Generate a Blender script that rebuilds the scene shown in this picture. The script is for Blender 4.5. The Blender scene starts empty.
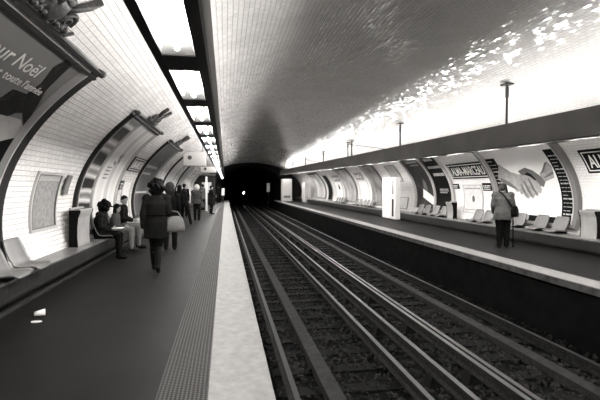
import bpy, bmesh, math, random
from mathutils import Vector, Matrix, Euler, noise
random.seed(7)
PI = math.pi
scene = bpy.context.scene
COL = scene.collection
V = Vector

# ------------------------------------------------------------------ scene frame
# x = across the tracks (camera at 0), y = along the station, z = up, platform top at z = 0
CAM_H = 1.48
FPX = 455.0
VPX, VPY = 225.5, 187.0
XC, ZC, VA, VB = 2.86, 0.99, 5.69, 3.22        # elliptical vault: axis, centre height, half width, half height
Y0, Y1 = -14.0, 51.0                             # station ends

# ------------------------------------------------------------------ materials
WARM = (1.0, 0.978, 0.956)
def g(v):
    return (v * WARM[0], v * WARM[1], v * WARM[2], 1.0)

def mat(name, val, rough=0.6, metal=0.0, spec=0.5, nscale=0, namt=0.0, bump=0.0, bscale=60, coord='Object'):
    m = bpy.data.materials.new(name); m.use_nodes = True
    nt = m.node_tree; b = nt.nodes['Principled BSDF']
    b.inputs['Base Color'].default_value = g(val)
    b.inputs['Roughness'].default_value = rough
    b.inputs['Metallic'].default_value = metal
    b.inputs['Specular IOR Level'].default_value = spec if val > 0.3 or metal else min(spec, 0.12 if val > 0.03 else 0.04)
    tc = nt.nodes.new('ShaderNodeTexCoord')
    if nscale:
        n = nt.nodes.new('ShaderNodeTexNoise'); n.inputs['Scale'].default_value = nscale
        n.inputs['Detail'].default_value = 6
        nt.links.new(tc.outputs[coord], n.inputs['Vector'])
        r = nt.nodes.new('ShaderNodeValToRGB')
        r.color_ramp.elements[0].position = 0.3; r.color_ramp.elements[1].position = 0.7
        r.color_ramp.elements[0].color = g(max(0.0, val * (1 - namt)))
        r.color_ramp.elements[1].color = g(min(1.0, val * (1 + namt)))
        nt.links.new(n.outputs['Fac'], r.inputs['Fac'])
        nt.links.new(r.outputs['Color'], b.inputs['Base Color'])
    if bump:
        n2 = nt.nodes.new('ShaderNodeTexNoise'); n2.inputs['Scale'].default_value = bscale
        n2.inputs['Detail'].default_value = 4
        nt.links.new(tc.outputs[coord], n2.inputs['Vector'])
        bp = nt.nodes.new('ShaderNodeBump'); bp.inputs['Strength'].default_value = bump
        bp.inputs['Distance'].default_value = 0.01
        nt.links.new(n2.outputs['Fac'], bp.inputs['Height'])
        nt.links.new(bp.outputs['Normal'], b.inputs['Normal'])
    return m

def emit(name, val, strength):
    m = bpy.data.materials.new(name); m.use_nodes = True
    nt = m.node_tree; b = nt.nodes['Principled BSDF']
    b.inputs['Base Color'].default_value = g(0.8)
    b.inputs['Emission Color'].default_value = g(val)
    b.inputs['Emission Strength'].default_value = strength
    return m

def tile_mat(name, c1, c2, mortar, rough=0.12, bw=0.15, bh=0.075, bump=0.9, dist=0.008, tilt=0.10, spec=0.9):
    m = bpy.data.materials.new(name); m.use_nodes = True
    nt = m.node_tree; b = nt.nodes['Principled BSDF']
    uv = nt.nodes.new('ShaderNodeUVMap')
    br = nt.nodes.new('ShaderNodeTexBrick')
    br.inputs['Scale'].default_value = 1.0
    br.inputs['Brick Width'].default_value = bw; br.inputs['Row Height'].default_value = bh
    br.inputs['Mortar Size'].default_value = 0.004; br.inputs['Mortar Smooth'].default_value = 0.2
    br.inputs['Color1'].default_value = g(c1); br.inputs['Color2'].default_value = g(c2)
    br.inputs['Mortar'].default_value = g(mortar)
    nt.links.new(uv.outputs['UV'], br.inputs['Vector'])
    dirt = nt.nodes.new('ShaderNodeTexNoise'); dirt.inputs['Scale'].default_value = 0.9
    dirt.inputs['Detail'].default_value = 5
    nt.links.new(uv.outputs['UV'], dirt.inputs['Vector'])
    mr = nt.nodes.new('ShaderNodeMapRange')
    mr.inputs['From Min'].default_value = 0.3; mr.inputs['From Max'].default_value = 0.7
    mr.inputs['To Min'].default_value = 0.86; mr.inputs['To Max'].default_value = 1.0
    nt.links.new(dirt.outputs['Fac'], mr.inputs['Value'])
    mx = nt.nodes.new('ShaderNodeMix'); mx.data_type = 'RGBA'; mx.blend_type = 'MULTIPLY'
    mx.inputs['Factor'].default_value = 1.0
    nt.links.new(br.outputs['Color'], mx.inputs['A']); nt.links.new(mr.outputs['Result'], mx.inputs['B'])
    nt.links.new(mx.outputs['Result'], b.inputs['Base Color'])
    br2 = nt.nodes.new('ShaderNodeTexBrick')        # bevelled tile edges
    br2.inputs['Scale'].default_value = 1.0
    br2.inputs['Brick Width'].default_value = bw; br2.inputs['Row Height'].default_value = bh
    br2.inputs['Mortar Size'].default_value = 0.010; br2.inputs['Mortar Smooth'].default_value = 1.0
    nt.links.new(uv.outputs['UV'], br2.inputs['Vector'])
    inv = nt.nodes.new('ShaderNodeMath'); inv.operation = 'SUBTRACT'; inv.inputs[0].default_value = 1.0
    nt.links.new(br2.outputs['Fac'], inv.inputs[1])
    bp = nt.nodes.new('ShaderNodeBump'); bp.inputs['Strength'].default_value = bump
    bp.inputs['Distance'].default_value = dist
    nt.links.new(inv.outputs[0], bp.inputs['Height'])
    wav = nt.nodes.new('ShaderNodeTexNoise'); wav.inputs['Scale'].default_value = 1.7
    wav.inputs['Detail'].default_value = 2
    nt.links.new(uv.outputs['UV'], wav.inputs['Vector'])
    bp2 = nt.nodes.new('ShaderNodeBump'); bp2.inputs['Strength'].default_value = 0.34
    bp2.inputs['Distance'].default_value = 0.04
    nt.links.new(wav.outputs['Fac'], bp2.inputs['Height'])
    # every tile sits at a slightly different angle
    br3 = nt.nodes.new('ShaderNodeTexBrick')
    br3.inputs['Scale'].default_value = 1.0; br3.inputs['Mortar Size'].default_value = 0.0
    br3.inputs['Brick Width'].default_value = bw; br3.inputs['Row Height'].default_value = bh
    br3.inputs['Color1'].default_value = (0, 0, 0, 1); br3.inputs['Color2'].default_value = (1, 1, 1, 1)
    nt.links.new(uv.outputs['UV'], br3.inputs['Vector'])
    wn = nt.nodes.new('ShaderNodeTexWhiteNoise'); wn.noise_dimensions = '1D'
    nt.links.new(br3.outputs['Color'], wn.inputs['W'])
    sb = nt.nodes.new('ShaderNodeVectorMath'); sb.operation = 'SUBTRACT'; sb.inputs[1].default_value = (0.5, 0.5, 0.5)
    nt.links.new(wn.outputs['Color'], sb.inputs[0])
    sc = nt.nodes.new('ShaderNodeVectorMath'); sc.operation = 'SCALE'; sc.inputs['Scale'].default_value = tilt
    nt.links.new(sb.outputs['Vector'], sc.inputs[0])
    ad = nt.nodes.new('ShaderNodeVectorMath'); ad.operation = 'ADD'
    nt.links.new(sc.outputs['Vector'], ad.inputs[0]); nt.links.new(bp.outputs['Normal'], ad.inputs[1])
    nm = nt.nodes.new('ShaderNodeVectorMath'); nm.operation = 'NORMALIZE'
    nt.links.new(ad.outputs['Vector'], nm.inputs[0])
    nt.links.new(nm.outputs['Vector'], bp2.inputs['Normal'])
    nt.links.new(bp2.outputs['Normal'], b.inputs['Normal'])
    b.inputs['Roughness'].default_value = rough
    b.inputs['Specular IOR Level'].default_value = spec
    return m

def stud_mat(name, val):
    """dotted warning strip: rows of raised studs"""
    m = mat(name, val, 0.7)
    nt = m.node_tree; b = nt.nodes['Principled BSDF']
    tc = nt.nodes.new('ShaderNodeTexCoord')
    vo = nt.nodes.new('ShaderNodeTexVoronoi'); vo.inputs['Scale'].default_value = 34
    vo.inputs['Randomness'].default_value = 0.0
    nt.links.new(tc.outputs['Object'], vo.inputs['Vector'])
    mr = nt.nodes.new('ShaderNodeMapRange'); mr.inputs['From Min'].default_value = 0.2
    mr.inputs['From Max'].default_value = 0.42; mr.inputs['To Min'].default_value = 1; mr.inputs['To Max'].default_value = 0
    nt.links.new(vo.outputs['Distance'], mr.inputs['Value'])
    rp = nt.nodes.new('ShaderNodeValToRGB')       # stud relief shaded into the colour: pale worn tops, darkened gaps
    rp.color_ramp.elements[0].color = g(val * 0.4); rp.color_ramp.elements[1].color = g(val * 2.2)
    nt.links.new(mr.outputs['Result'], rp.inputs['Fac']); nt.links.new(rp.outputs['Color'], b.inputs['Base Color'])
    bp = nt.nodes.new('ShaderNodeBump'); bp.inputs['Strength'].default_value = 1.0
    bp.inputs['Distance'].default_value = 0.02
    nt.links.new(mr.outputs['Result'], bp.inputs['Height'])
    nt.links.new(bp.outputs['Normal'], b.inputs['Normal'])
    return m

def print_mat(name, stops, scale=(1, 1, 1), nscale=3.0, distort=0.0, kind='NOISE', rough=0.35, direction='Z'):
    """printed paper: a noise or wave pattern through a grey ramp"""
    m = bpy.data.materials.new(name); m.use_nodes = True
    nt = m.node_tree; b = nt.nodes['Principled BSDF']
    b.inputs['Roughness'].default_value = rough
    b.inputs['Specular IOR Level'].default_value = 0.15
    tc = nt.nodes.new('ShaderNodeTexCoord'); mp = nt.nodes.new('ShaderNodeMapping')
    mp.inputs['Scale'].default_value = scale
    nt.links.new(tc.outputs['Object'], mp.inputs['Vector'])
    if kind == 'WAVE':
        n = nt.nodes.new('ShaderNodeTexWave'); n.inputs['Scale'].default_value = nscale
        n.bands_direction = direction
        n.inputs['Distortion'].default_value = distort; n.inputs['Detail'].default_value = 3
        n.inputs['Detail Scale'].default_value = 1.2
    else:
        n = nt.nodes.new('ShaderNodeTexNoise'); n.inputs['Scale'].default_value = nscale
        n.inputs['Detail'].default_value = 8; n.inputs['Distortion'].default_value = distort
    nt.links.new(mp.outputs['Vector'], n.inputs['Vector'])
    r = nt.nodes.new('ShaderNodeValToRGB')
    e = r.color_ramp.elements
    e[0].position, e[0].color = stops[0][0], g(stops[0][1])
    e[1].position, e[1].color = stops[-1][0], g(stops[-1][1])
    for p, c in stops[1:-1]:
        x = e.new(p); x.color = g(c)
    nt.links.new(n.outputs['Fac'], r.inputs['Fac'])
    nt.links.new(r.outputs['Color'], b.inputs['Base Color'])
    return m

M = dict(
    tile=tile_mat('white_bevelled_tile', 0.93, 0.91, 0.66, 0.08),
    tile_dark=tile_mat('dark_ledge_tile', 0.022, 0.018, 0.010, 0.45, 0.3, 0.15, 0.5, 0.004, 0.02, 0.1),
    ledge_top=mat('worn_ledge_top', 0.13, 0.30, nscale=5, namt=0.35),
    asphalt=mat('platform_asphalt', 0.011, 0.50, nscale=1.6, namt=0.25, bump=0.25, bscale=180),
    strip=mat('platform_edge_stone', 0.19, 0.6, nscale=13, namt=0.16, bump=0.2, bscale=90),
    kerb=mat('dark_kerb', 0.028, 0.8, nscale=6, namt=0.3), lip=mat('stained_concrete', 0.06, 0.8, nscale=6, namt=0.5),
    studs=stud_mat('warning_studs', 0.058),
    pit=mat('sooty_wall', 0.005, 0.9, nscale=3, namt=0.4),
    soot_shade=mat('tunnel_soot_and_shade', 0.008, 0.95, spec=0.1),  # tunnel lining; also the painted-in darkness of the exit passage
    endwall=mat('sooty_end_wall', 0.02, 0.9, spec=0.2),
    bed=mat('ballast_dirt', 0.0045, 0.9, nscale=22, namt=0.7, bump=1.0, bscale=45),
    stone=mat('ballast_stone', 0.022, 0.85, nscale=9, namt=0.8),
    sleeper=mat('oiled_sleeper', 0.008, 0.75, nscale=14, namt=0.5, bump=0.3, bscale=40),
    rail_side=mat('rusty_rail_side', 0.018, 0.7, nscale=18, namt=0.5),
    rail_top=mat('polished_rail_head', 0.06, 0.48, 1.0),
    plank=mat('duct_cover', 0.026, 0.7, nscale=10, namt=0.35),
    insul=mat('black_insulator', 0.012, 0.5),
    black=mat('black_paint', 0.005, 0.45),
    fascia=mat('grey_enamel', 0.22, 0.45, nscale=1.5, namt=0.12),
    rail_dark=mat('dark_housing', 0.006, 0.5),
    reflector=mat('darkened_reflector', 0.05, 0.5),  # white reflectors, colour darkened so the tube glare keeps some shading
    tube=emit('fluorescent_tube', 1.0, 190.0), vault_glow=emit('added_vault_glow', 1.0, 13.0), tube_up=emit('upper_fluorescent_tube', 1.0, 5.0),
    rod=mat('dark_steel', 0.06, 0.4, 0.6),
    frame_dark=mat('dark_moulding', 0.025, 0.35),
    frame_grey=mat('grey_moulding', 0.17, 0.35),
    frame_light=mat('light_moulding', 0.42, 0.35),
    white=mat('white_enamel', 0.78, 0.35),
    paper=mat('white_paper', 0.72, 0.5, nscale=1.2, namt=0.05),
    paper_grey=mat('grey_paper', 0.40, 0.5, nscale=2.0, namt=0.1),
    ink=mat('black_ink', 0.004, 0.4),
    hand=mat('printed_hand_grey', 0.30, 0.5, nscale=5, namt=0.25), ink_grey=mat('grey_ink', 0.13, 0.5),
    sign=mat('dark_sign_enamel', 0.006, 0.3),
    crest=mat('bronze_crest', 0.045, 0.4, 0.3, nscale=25, namt=0.6),
    seat=mat('seat_shell', 0.14, 0.32, nscale=3, namt=0.12),
    seat_light=mat('seat_shell_pale', 0.52, 0.32, nscale=3, namt=0.12),
    bin=mat('bin_enamel', 0.28, 0.35, nscale=4, namt=0.12),
    skin=mat('skin', 0.24, 0.5), skin2=mat('skin_tan', 0.24, 0.5),
    hair=mat('dark_hair', 0.003, 0.55, bump=0.8, bscale=60),
    hair2=mat('brown_hair', 0.022, 0.55, bump=0.8, bscale=60),
    hair3=mat('grey_hair', 0.03, 0.55, bump=0.8, bscale=60),
    coat=mat('charcoal_wool', 0.009, 0.85, nscale=30, namt=0.3),
    coat2=mat('black_cloth', 0.0045, 0.85), coat3=mat('dark_grey_cloth', 0.02, 0.85, nscale=30, namt=0.3),
    jacket=mat('pale_grey_jacket', 0.065, 0.85, nscale=14, namt=0.18),
    jacket2=mat('mid_grey_jacket', 0.04, 0.85, nscale=14, namt=0.18),
    denim=mat('faded_denim', 0.11, 0.85, nscale=20, namt=0.2),
    trouser=mat('dark_trousers', 0.005, 0.85), boot=mat('black_leather', 0.005, 0.35),
    bag=mat('pale_leather_bag', 0.13, 0.5, nscale=8, namt=0.15),
    fur=mat('pale_fur', 0.32, 0.9, bump=1.0, bscale=80),
    cup=mat('paper_cup', 0.78, 0.5), steel=mat('brushed_steel', 0.35, 0.35, 0.8),
    signal=emit('signal_lamp', 1.0, 30.0), glow_panel=emit('lit_panel', 1.0, 0.05),
    hang_sign=mat('hanging_sign_white', 0.75, 0.35),
)

# ------------------------------------------------------------------ object helpers
ORG = {}
def tag(o, label=None, cat=None, group=None, kind=None):
    if label: o['label'] = label
    if cat: o['category'] = cat
    if group: o['group'] = group
    if kind: o['kind'] = kind
    return o

def thing(name, label, cat, loc=(0, 0, 0), rotz=0.0, group=None):
    o = bpy.data.objects.new(name, None); COL.objects.link(o)
    o.empty_display_size = 0.2
    o.location = loc; o.rotation_euler = (0, 0, rotz)
    ORG[o] = V(loc)
    return tag(o, label, cat, group)

def finish(name, bm, m, parent=None, origin=None, smooth=False):
    """bm is in world coordinates; children keep their thing's origin"""
    me = bpy.data.meshes.new(name)
    if parent is not None:
        org = ORG[parent]
    elif origin is not None:
        org = V(origin)
    else:
        xs = [v.co.x for v in bm.verts]; ys = [v.co.y for v in bm.verts]; zs = [v.co.z for v in bm.verts]
        org = V(((min(xs) + max(xs)) / 2, (min(ys) + max(ys)) / 2, min(zs)))
    bmesh.ops.translate(bm, verts=bm.verts, vec=-org)
    bm.normal_update()
    bm.to_mesh(me); bm.free()
    for k in (m if isinstance(m, (list, tuple)) else [m]):
        me.materials.append(k)
    if smooth:
        me.polygons.foreach_set('use_smooth', [True] * len(me.polygons))
    o = bpy.data.objects.new(name, me); COL.objects.link(o)
    ORG[o] = org
    if parent is not None:
        o.parent = parent
    else:
        o.location = org
    return o

def copy_tree(o, parent=None, loc=None, rotz=None):
    c = o.copy(); COL.objects.link(c)
    if parent is not None: c.parent = parent
    if loc is not None: c.location = loc
    if rotz is not None: c.rotation_euler = (0, 0, rotz)
    for ch in list(o.children):
        copy_tree(ch, c)
    return c

class MB:
    def __init__(s): s.bm = bmesh.new()
    def box(s, x0, x1, y0, y1, z0, z1, bevel=0.0, mi=0):
        vs = [s.bm.verts.new((x, y, z)) for x in (x0, x1) for y in (y0, y1) for z in (z0, z1)]
        fs = []
        for q in ((0, 1, 3, 2), (4, 6, 7, 5), (0, 4, 5, 1), (2, 3, 7, 6), (0, 2, 6, 4), (1, 5, 7, 3)):
            f = s.bm.faces.new([vs[i] for i in q]); f.material_index = mi; fs.append(f)
        if bevel:
            es = list({e for f in fs for e in f.edges})
            bmesh.ops.bevel(s.bm, geom=es, offset=bevel, segments=2, affect='EDGES', profile=0.7)
        return s
    def cap(s, p0, p1, r0, r1, seg=12):
        """tapered limb with round ends"""
        p0, p1 = V(p0), V(p1)
        for p, r in ((p0, r0), (p1, r1)):
            bmesh.ops.create_icosphere(s.bm, subdivisions=2, radius=r, matrix=Matrix.Translation(p))
        s.tube([p0, p1], [r0, r1], seg)
        return s
    def tube(s, pts, r, seg=8, closed=True):
        pts = [V(p) for p in pts]
        rs = r if isinstance(r, (list, tuple)) else [r] * len(pts)
        rings = []
        ref = None
        for i, p in enumerate(pts):
            d = (pts[min(i + 1, len(pts) - 1)] - pts[max(i - 1, 0)])
            if d.length < 1e-6: d = V((0, 0, 1))
            d.normalize()
            if ref is None:
                ref = V((1, 0, 0)) if abs(d.x) < 0.8 else V((0, 1, 0))
            u = (ref - d * ref.dot(d)).normalized(); w = d.cross(u); ref = u
            rings.append([s.bm.verts.new(p + (u * math.cos(2 * PI * k / seg) + w * math.sin(2 * PI * k / seg)) * rs[i]) for k in range(seg)])
        for a, b in zip(rings, rings[1:]):
            for k in range(seg):
                s.bm.faces.new((a[k], a[(k + 1) % seg], b[(k + 1) % seg], b[k]))
        if closed:
            s.bm.faces.new(rings[0][::-1]); s.bm.faces.new(rings[-1])
        return s
    def ell(s, c, r, rot=None, sub=3):
        mt = Matrix.Translation(V(c)) @ (rot.to_4x4() if rot is not None else Matrix.Identity(4)) @ Matrix.Diagonal((r[0], r[1], r[2], 1))
        bmesh.ops.create_icosphere(s.bm, subdivisions=sub, radius=1.0, matrix=mt)
        return s
    def loft(s, rings, seg=20, cap=True):
        """rings: (centre, rx, ry) horizontal ellipses"""
        rr = []
        for c, rx, ry in rings:
            c = V(c)
            rr.append([s.bm.verts.new(c + V((rx * math.cos(2 * PI * k / seg), ry * math.sin(2 * PI * k / seg), 0))) for k in range(seg)])
        for a, b in zip(rr, rr[1:]):
            for k in range(seg):
                s.bm.faces.new((a[k], a[(k + 1) % seg], b[(k + 1) % seg], b[k]))
        if cap:
            s.bm.faces.new(rr[0][::-1]); s.bm.faces.new(rr[-1])
        return s
    def prism(s, poly, axis, a0, a1, mi=0):
        """poly in the plane across axis ('y': (x,z), 'x': (y,z), 'z': (x,y))"""
        def P(p, a):
            return {'y': (p[0], a, p[1]), 'x': (a, p[0], p[1]), 'z': (p[0], p[1], a)}[axis]
        A = [s.bm.verts.new(P(p, a0)) for p in poly]; B = [s.bm.verts.new(P(p, a1)) for p in poly]
        n = len(poly)
        for i in range(n):
            f = s.bm.faces.new((A[i], A[(i + 1) % n], B[(i + 1) % n], B[i])); f.material_index = mi
        f = s.bm.faces.new(A[::-1]); f.material_index = mi
        f = s.bm.faces.new(B); f.material_index = mi
        return s
    def poly(s, pts, w0=0.0, w1=0.002):
        """flat shape in (u, v) with thickness in w"""
        return s.prism(pts, 'z', w0, w1)
    def fix(s):
        bmesh.ops.recalc_face_normals(s.bm, faces=s.bm.faces); return s
    def rot(s, m):
        bmesh.ops.transform(s.bm, matrix=m, verts=s.bm.verts); return s
    def wrap(s, side, y0, s0, off=0.0, step=0.12):
        """bend a flat (u, v, w) build onto the vault: u reads left to right, v runs up the curve, w comes off the wall"""
        vs = [v.co.y for v in s.bm.verts]
        k = math.ceil(min(vs) / step)
        while k * step < max(vs):
            geo = s.bm.verts[:] + s.bm.edges[:] + s.bm.faces[:]
            bmesh.ops.bisect_plane(s.bm, geom=geo, plane_co=(0, k * step, 0), plane_no=(0, 1, 0), dist=1e-5)
            k += 1
        for v in s.bm.verts:
            u, t, w = v.co
            v.co = wall_pt(side, y0 + u if side == 'L' else y0 - u, s0 + t, off + w)
        return s
    def build(s, name, m, parent=None, origin=None, smooth=False, fix=True):
        if fix: s.fix()
        return finish(name, s.bm, m, parent, origin, smooth)

# ------------------------------------------------------------------ vault coordinates
_T0 = -0.34
_TAB = [(0.0, _T0)]
for _i in range(1, 1601):
    _t = _T0 + (PI / 2 - _T0) * _i / 1600; _tp = _T0 + (PI / 2 - _T0) * (_i - 1) / 1600
    _d = math.hypot(VA * (math.cos(_t) - math.cos(_tp)), VB * (math.sin(_t) - math.sin(_tp)))
    _TAB.append((_TAB[-1][0] + _d, _t))
S_TOP = _TAB[-1][0]
def t_of_s(sv):
    if sv <= 0: return _T0 + sv / 3.3
    lo, hi = 0, len(_TAB) - 1
    if sv >= _TAB[-1][0]: return PI / 2 + (sv - _TAB[-1][0]) / VA
    while hi - lo > 1:
        m = (lo + hi) // 2
        if _TAB[m][0] <= sv: lo = m
        else: hi = m
    a, b = _TAB[lo], _TAB[hi]
    return a[1] + (b[1] - a[1]) * (sv - a[0]) / (b[0] - a[0])
def S(z):
    """arc position of height z on a wall"""
    t = math.asin(max(-1, min(1, (z - ZC) / VB)))
    lo = 0
    for i in range(len(_TAB)):
        if _TAB[i][1] >= t: return _TAB[i][0]
    return S_TOP
def wall_pt(side, y, sv, off=0.0):
    t = t_of_s(sv)
    n = V((math.cos(t) / VA, 0, -math.sin(t) / VB)).normalized()
    p = V((XC - VA * math.cos(t), y, ZC + VB * math.sin(t))) + n * off
    if side == 'R':
        p.x = 2 * XC - p.x
    return p

def text_mb(txt, height, width=None, bold=0.0, squeeze=1.0, shear=0.0, depth=0.004):
    """lettering as a flat (u, v) mesh, baseline at v = 0; height = capital height"""
    cu = bpy.data.curves.new('lettering', 'FONT'); cu.body = txt
    cu.size = height / 0.70; cu.offset = bold; cu.extrude = depth / 2; cu.resolution_u = 3; cu.shear = shear
    o = bpy.data.objects.new('lettering', cu); COL.objects.link(o)
    bpy.context.view_layer.update()
    dg = bpy.context.evaluated_depsgraph_get()
    me = o.evaluated_get(dg).to_mesh()
    mb = MB(); mb.bm.from_mesh(me)
    o.evaluated_get(dg).to_mesh_clear()
    bpy.data.objects.remove(o); bpy.data.curves.remove(cu)
    xs = [v.co.x for v in mb.bm.verts]
    k = squeeze if width is None else width / (max(xs) - min(xs))
    x0 = min(xs)
    for v in mb.bm.verts:
        v.co.x = (v.co.x - x0) * k
        v.co.z += depth / 2
    bmesh.ops.triangulate(mb.bm, faces=mb.bm.faces)
    return mb
# ------------------------------------------------------------------ the setting
def vault_strip(name, s_list, sides):
    bm = bmesh.new(); uvl = bm.loops.layers.uv.new('UVMap')
    ys = [Y0 + (Y1 - Y0) * i / 56 for i in range(57)]
    pts = []
    for sd, sv in s_list:
        if sd == 'L': pts.append((wall_pt('L', 0, sv), sv))
        else: pts.append((wall_pt('R', 0, sv), 2 * S_TOP - sv))
    grid = [[bm.verts.new((p.x, y, p.z)) for p, _ in pts] for y in ys]
    for i in range(len(ys) - 1):
        for j in range(len(pts) - 1):
            f = bm.faces.new((grid[i][j], grid[i][j + 1], grid[i + 1][j + 1], grid[i + 1][j]))
            f.smooth = True
            for l, (yy, q) in zip(f.loops, ((i, j), (i, j + 1), (i + 1, j + 1), (i + 1, j))):
                l[uvl].uv = (ys[yy] + 20, pts[q][1])
    o = finish(name, bm, M['tile'], origin=(XC, 20, 0))
    return tag(o, kind='structure')
SW = S(2.98)
def lin(a, b, n): return [a + (b - a) * i / n for i in range(n + 1)]
vault_strip('wall_left', [('L', s) for s in lin(S(0.30), SW, 30)], 'L')
vault_strip('ceiling', [('L', s) for s in lin(SW, S_TOP, 40)] + [('R', s) for s in lin(S_TOP, SW, 40)[1:]], 'LR')
vault_strip('wall_right', [('R', s) for s in lin(SW, S(0.2), 30)], 'R')

XL_EDGE, XR_EDGE = 0.34, 5.36
def struct(name, mb, m, **k):
    return tag(mb.build(name, m, **k), kind='structure')
struct('platform_left', MB().box(-2.9, -0.49, Y0, Y1, -0.3, 0.0), M['asphalt'])
struct('warning_strip_left', MB().box(-0.49, -0.13, Y0, Y1, -0.2, 0.003), M['studs'])
struct('platform_edge_left', MB().box(-0.13, XL_EDGE, Y0, Y1, -0.11, 0.002, 0.006), M['strip'])
struct('platform_right', MB().box(XR_EDGE + 0.42, 8.7, Y0, Y1, -0.3, 0.0), M['asphalt'])
o = MB().box(XR_EDGE, XR_EDGE + 0.42, Y0, Y1, -0.012, 0.002)
struct('platform_edge_right', o, M['strip'])
struct('platform_lip_right', MB().box(XR_EDGE + 0.003, XR_EDGE + 0.42, Y0, Y1, -0.12, -0.012), M['lip'])
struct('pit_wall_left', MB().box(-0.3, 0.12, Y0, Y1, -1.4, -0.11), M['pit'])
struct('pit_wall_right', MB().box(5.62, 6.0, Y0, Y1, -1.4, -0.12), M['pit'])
struct('track_bed', MB().box(0.0, 5.8, Y0, 95, -1.5, -1.13), M['bed'])

def uvbox(mb):
    """metre UVs for tiled ledges: u along y, v across"""
    uvl = mb.bm.loops.layers.uv.new('UVMap')
    mb.fix()
    for f in mb.bm.faces:
        for l in f.loops:
            c = l.vert.co
            l[uvl].uv = (c.y + 20, c.z + 5 if abs(f.normal.x) > 0.5 else c.x + 20)
    return mb
# tiled ledges that carry the seats along both walls, with a dark toe recess and a low kerb
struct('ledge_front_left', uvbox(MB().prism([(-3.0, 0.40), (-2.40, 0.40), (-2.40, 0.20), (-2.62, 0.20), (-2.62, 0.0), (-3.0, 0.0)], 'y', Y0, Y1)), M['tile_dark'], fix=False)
struct('ledge_top_left', MB().box(-3.0, -2.385, Y0, Y1, 0.40, 0.425, 0.004), M['ledge_top'])
struct('kerb_left', MB().box(-2.66, -2.50, Y0, Y1, 0.0, 0.045, 0.008), M['kerb'])
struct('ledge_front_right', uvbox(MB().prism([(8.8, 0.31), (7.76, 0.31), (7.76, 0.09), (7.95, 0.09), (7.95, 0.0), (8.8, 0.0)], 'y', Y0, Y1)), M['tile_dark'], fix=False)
struct('ledge_top_right', MB().box(7.745, 8.8, Y0, Y1, 0.31, 0.335, 0.004), M['ledge_top'])

# end wall with the tunnel mouth, and the tunnel beyond
def arch(cx, hw, z0, zs, hh, n=24):
    return [(cx - hw, z0)] + [(cx - hw * math.cos(PI * i / n), zs + hh * math.sin(PI * i / n)) for i in range(n + 1)] + [(cx + hw, z0)]
bm = bmesh.new()
outer = [(XC - VA * 1.02, -1.5)] + [(wall_pt('L', 0, s).x, wall_pt('L', 0, s).z) for s in lin(0, S_TOP, 12)] + [(wall_pt('R', 0, s).x, wall_pt('R', 0, s).z) for s in lin(S_TOP, 0, 12)[1:]] + [(XC + VA * 1.02, -1.5)]
inner = arch(XC, 3.3, -1.5, 1.9, 2.05, 24)
A = [bm.verts.new((x, Y1, z)) for x, z in outer]; B = [bm.verts.new((x, Y1, z)) for x, z in inner]
for i in range(len(A) - 1):
    bm.faces.new((A[i], A[i + 1], B[i + 1], B[i]))
A2 = [bm.verts.new((x, Y1 + 0.6, z)) for x, z in inner]
for i in range(len(B) - 1):
    bm.faces.new((B[i], B[i + 1], A2[i + 1], A2[i]))
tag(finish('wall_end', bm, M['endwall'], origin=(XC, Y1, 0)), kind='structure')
bm = bmesh.new()
R1 = [bm.verts.new((x, Y1 + 0.6, z)) for x, z in inner]; R2 = [bm.verts.new((x, 95, z)) for x, z in inner]
for i in range(len(R1) - 1):
    bm.faces.new((R1[i], R1[i + 1], R2[i + 1], R2[i]))
bm.faces.new(R2)
tag(finish('tunnel', bm, M['soot_shade'], origin=(XC, 60, 0)), kind='structure')
bm = bmesh.new()
A = [bm.verts.new((x, Y0, z)) for x, z in outer]
bm.faces.new(A)
tag(finish('wall_back', bm, M['paper_grey'], origin=(XC, Y0, 0)), kind='structure')

# ------------------------------------------------------------------ track
def rail_profile(x, zt, k=1.0):
    return [(x - 0.034 * k, zt), (x + 0.034 * k, zt), (x + 0.036 * k, zt - 0.03), (x + 0.011, zt - 0.045), (x + 0.011, zt - 0.115),
            (x + 0.062, zt - 0.135), (x + 0.062, zt - 0.148), (x - 0.062, zt - 0.148), (x - 0.062, zt - 0.135), (x - 0.011, zt - 0.115), (x - 0.011, zt - 0.045), (x - 0.036 * k, zt - 0.03)]
YR0, YR1 = 2.0, 88.0
def rail(x, zt, name, label, cat):
    o = thing(name, label, cat, (x, 20, zt - 0.15))
    MB().prism(rail_profile(x, zt), 'y', YR0, YR1).build('web', M['rail_side'], o)
    MB().box(x - 0.033, x + 0.033, YR0, YR1, zt - 0.001, zt + 0.004).build('rail_head', M['rail_top'], o)
    return o
RZ = -0.93
rail(0.80, RZ, 'running_rail', 'worn steel running rail nearest the left platform edge', 'rail')
rail(2.30, RZ, 'running_rail', 'shiny steel running rail of the left track, nearer the middle of the station', 'rail')
rail(3.50, RZ, 'running_rail', 'steel running rail of the right track, next to the raised power rail', 'rail')
rail(4.98, RZ, 'running_rail', 'steel running rail nearest the right platform', 'rail')
def power_rail(x, label):
    o = rail(x, -0.80, 'power_rail', label, 'power rail')
    for i in range(24):
        y = 3.4 + i * 2.1
        MB().prism([(x - 0.11, -1.14), (x + 0.11, -1.14), (x + 0.06, -0.955), (x - 0.06, -0.955)], 'y', y - 0.09, y + 0.09).build('insulator', M['insul'], o)
power_rail(2.66, 'raised power rail on black insulators beside the left track')
power_rail(3.20, 'raised power rail on black insulators beside the right track')
for x, lb in ((1.29, 'long flat grey cable duct cover lying inside the left track'), (4.47, 'long flat grey cable duct cover lying inside the right track')):
    o = thing('cable_duct', lb, 'cable duct', (x, 20, -1.14))
    MB().box(x - 0.10, x + 0.10, YR0, YR1, -1.14, -1.0, 0.008).build('cover', M['plank'], o)
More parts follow.
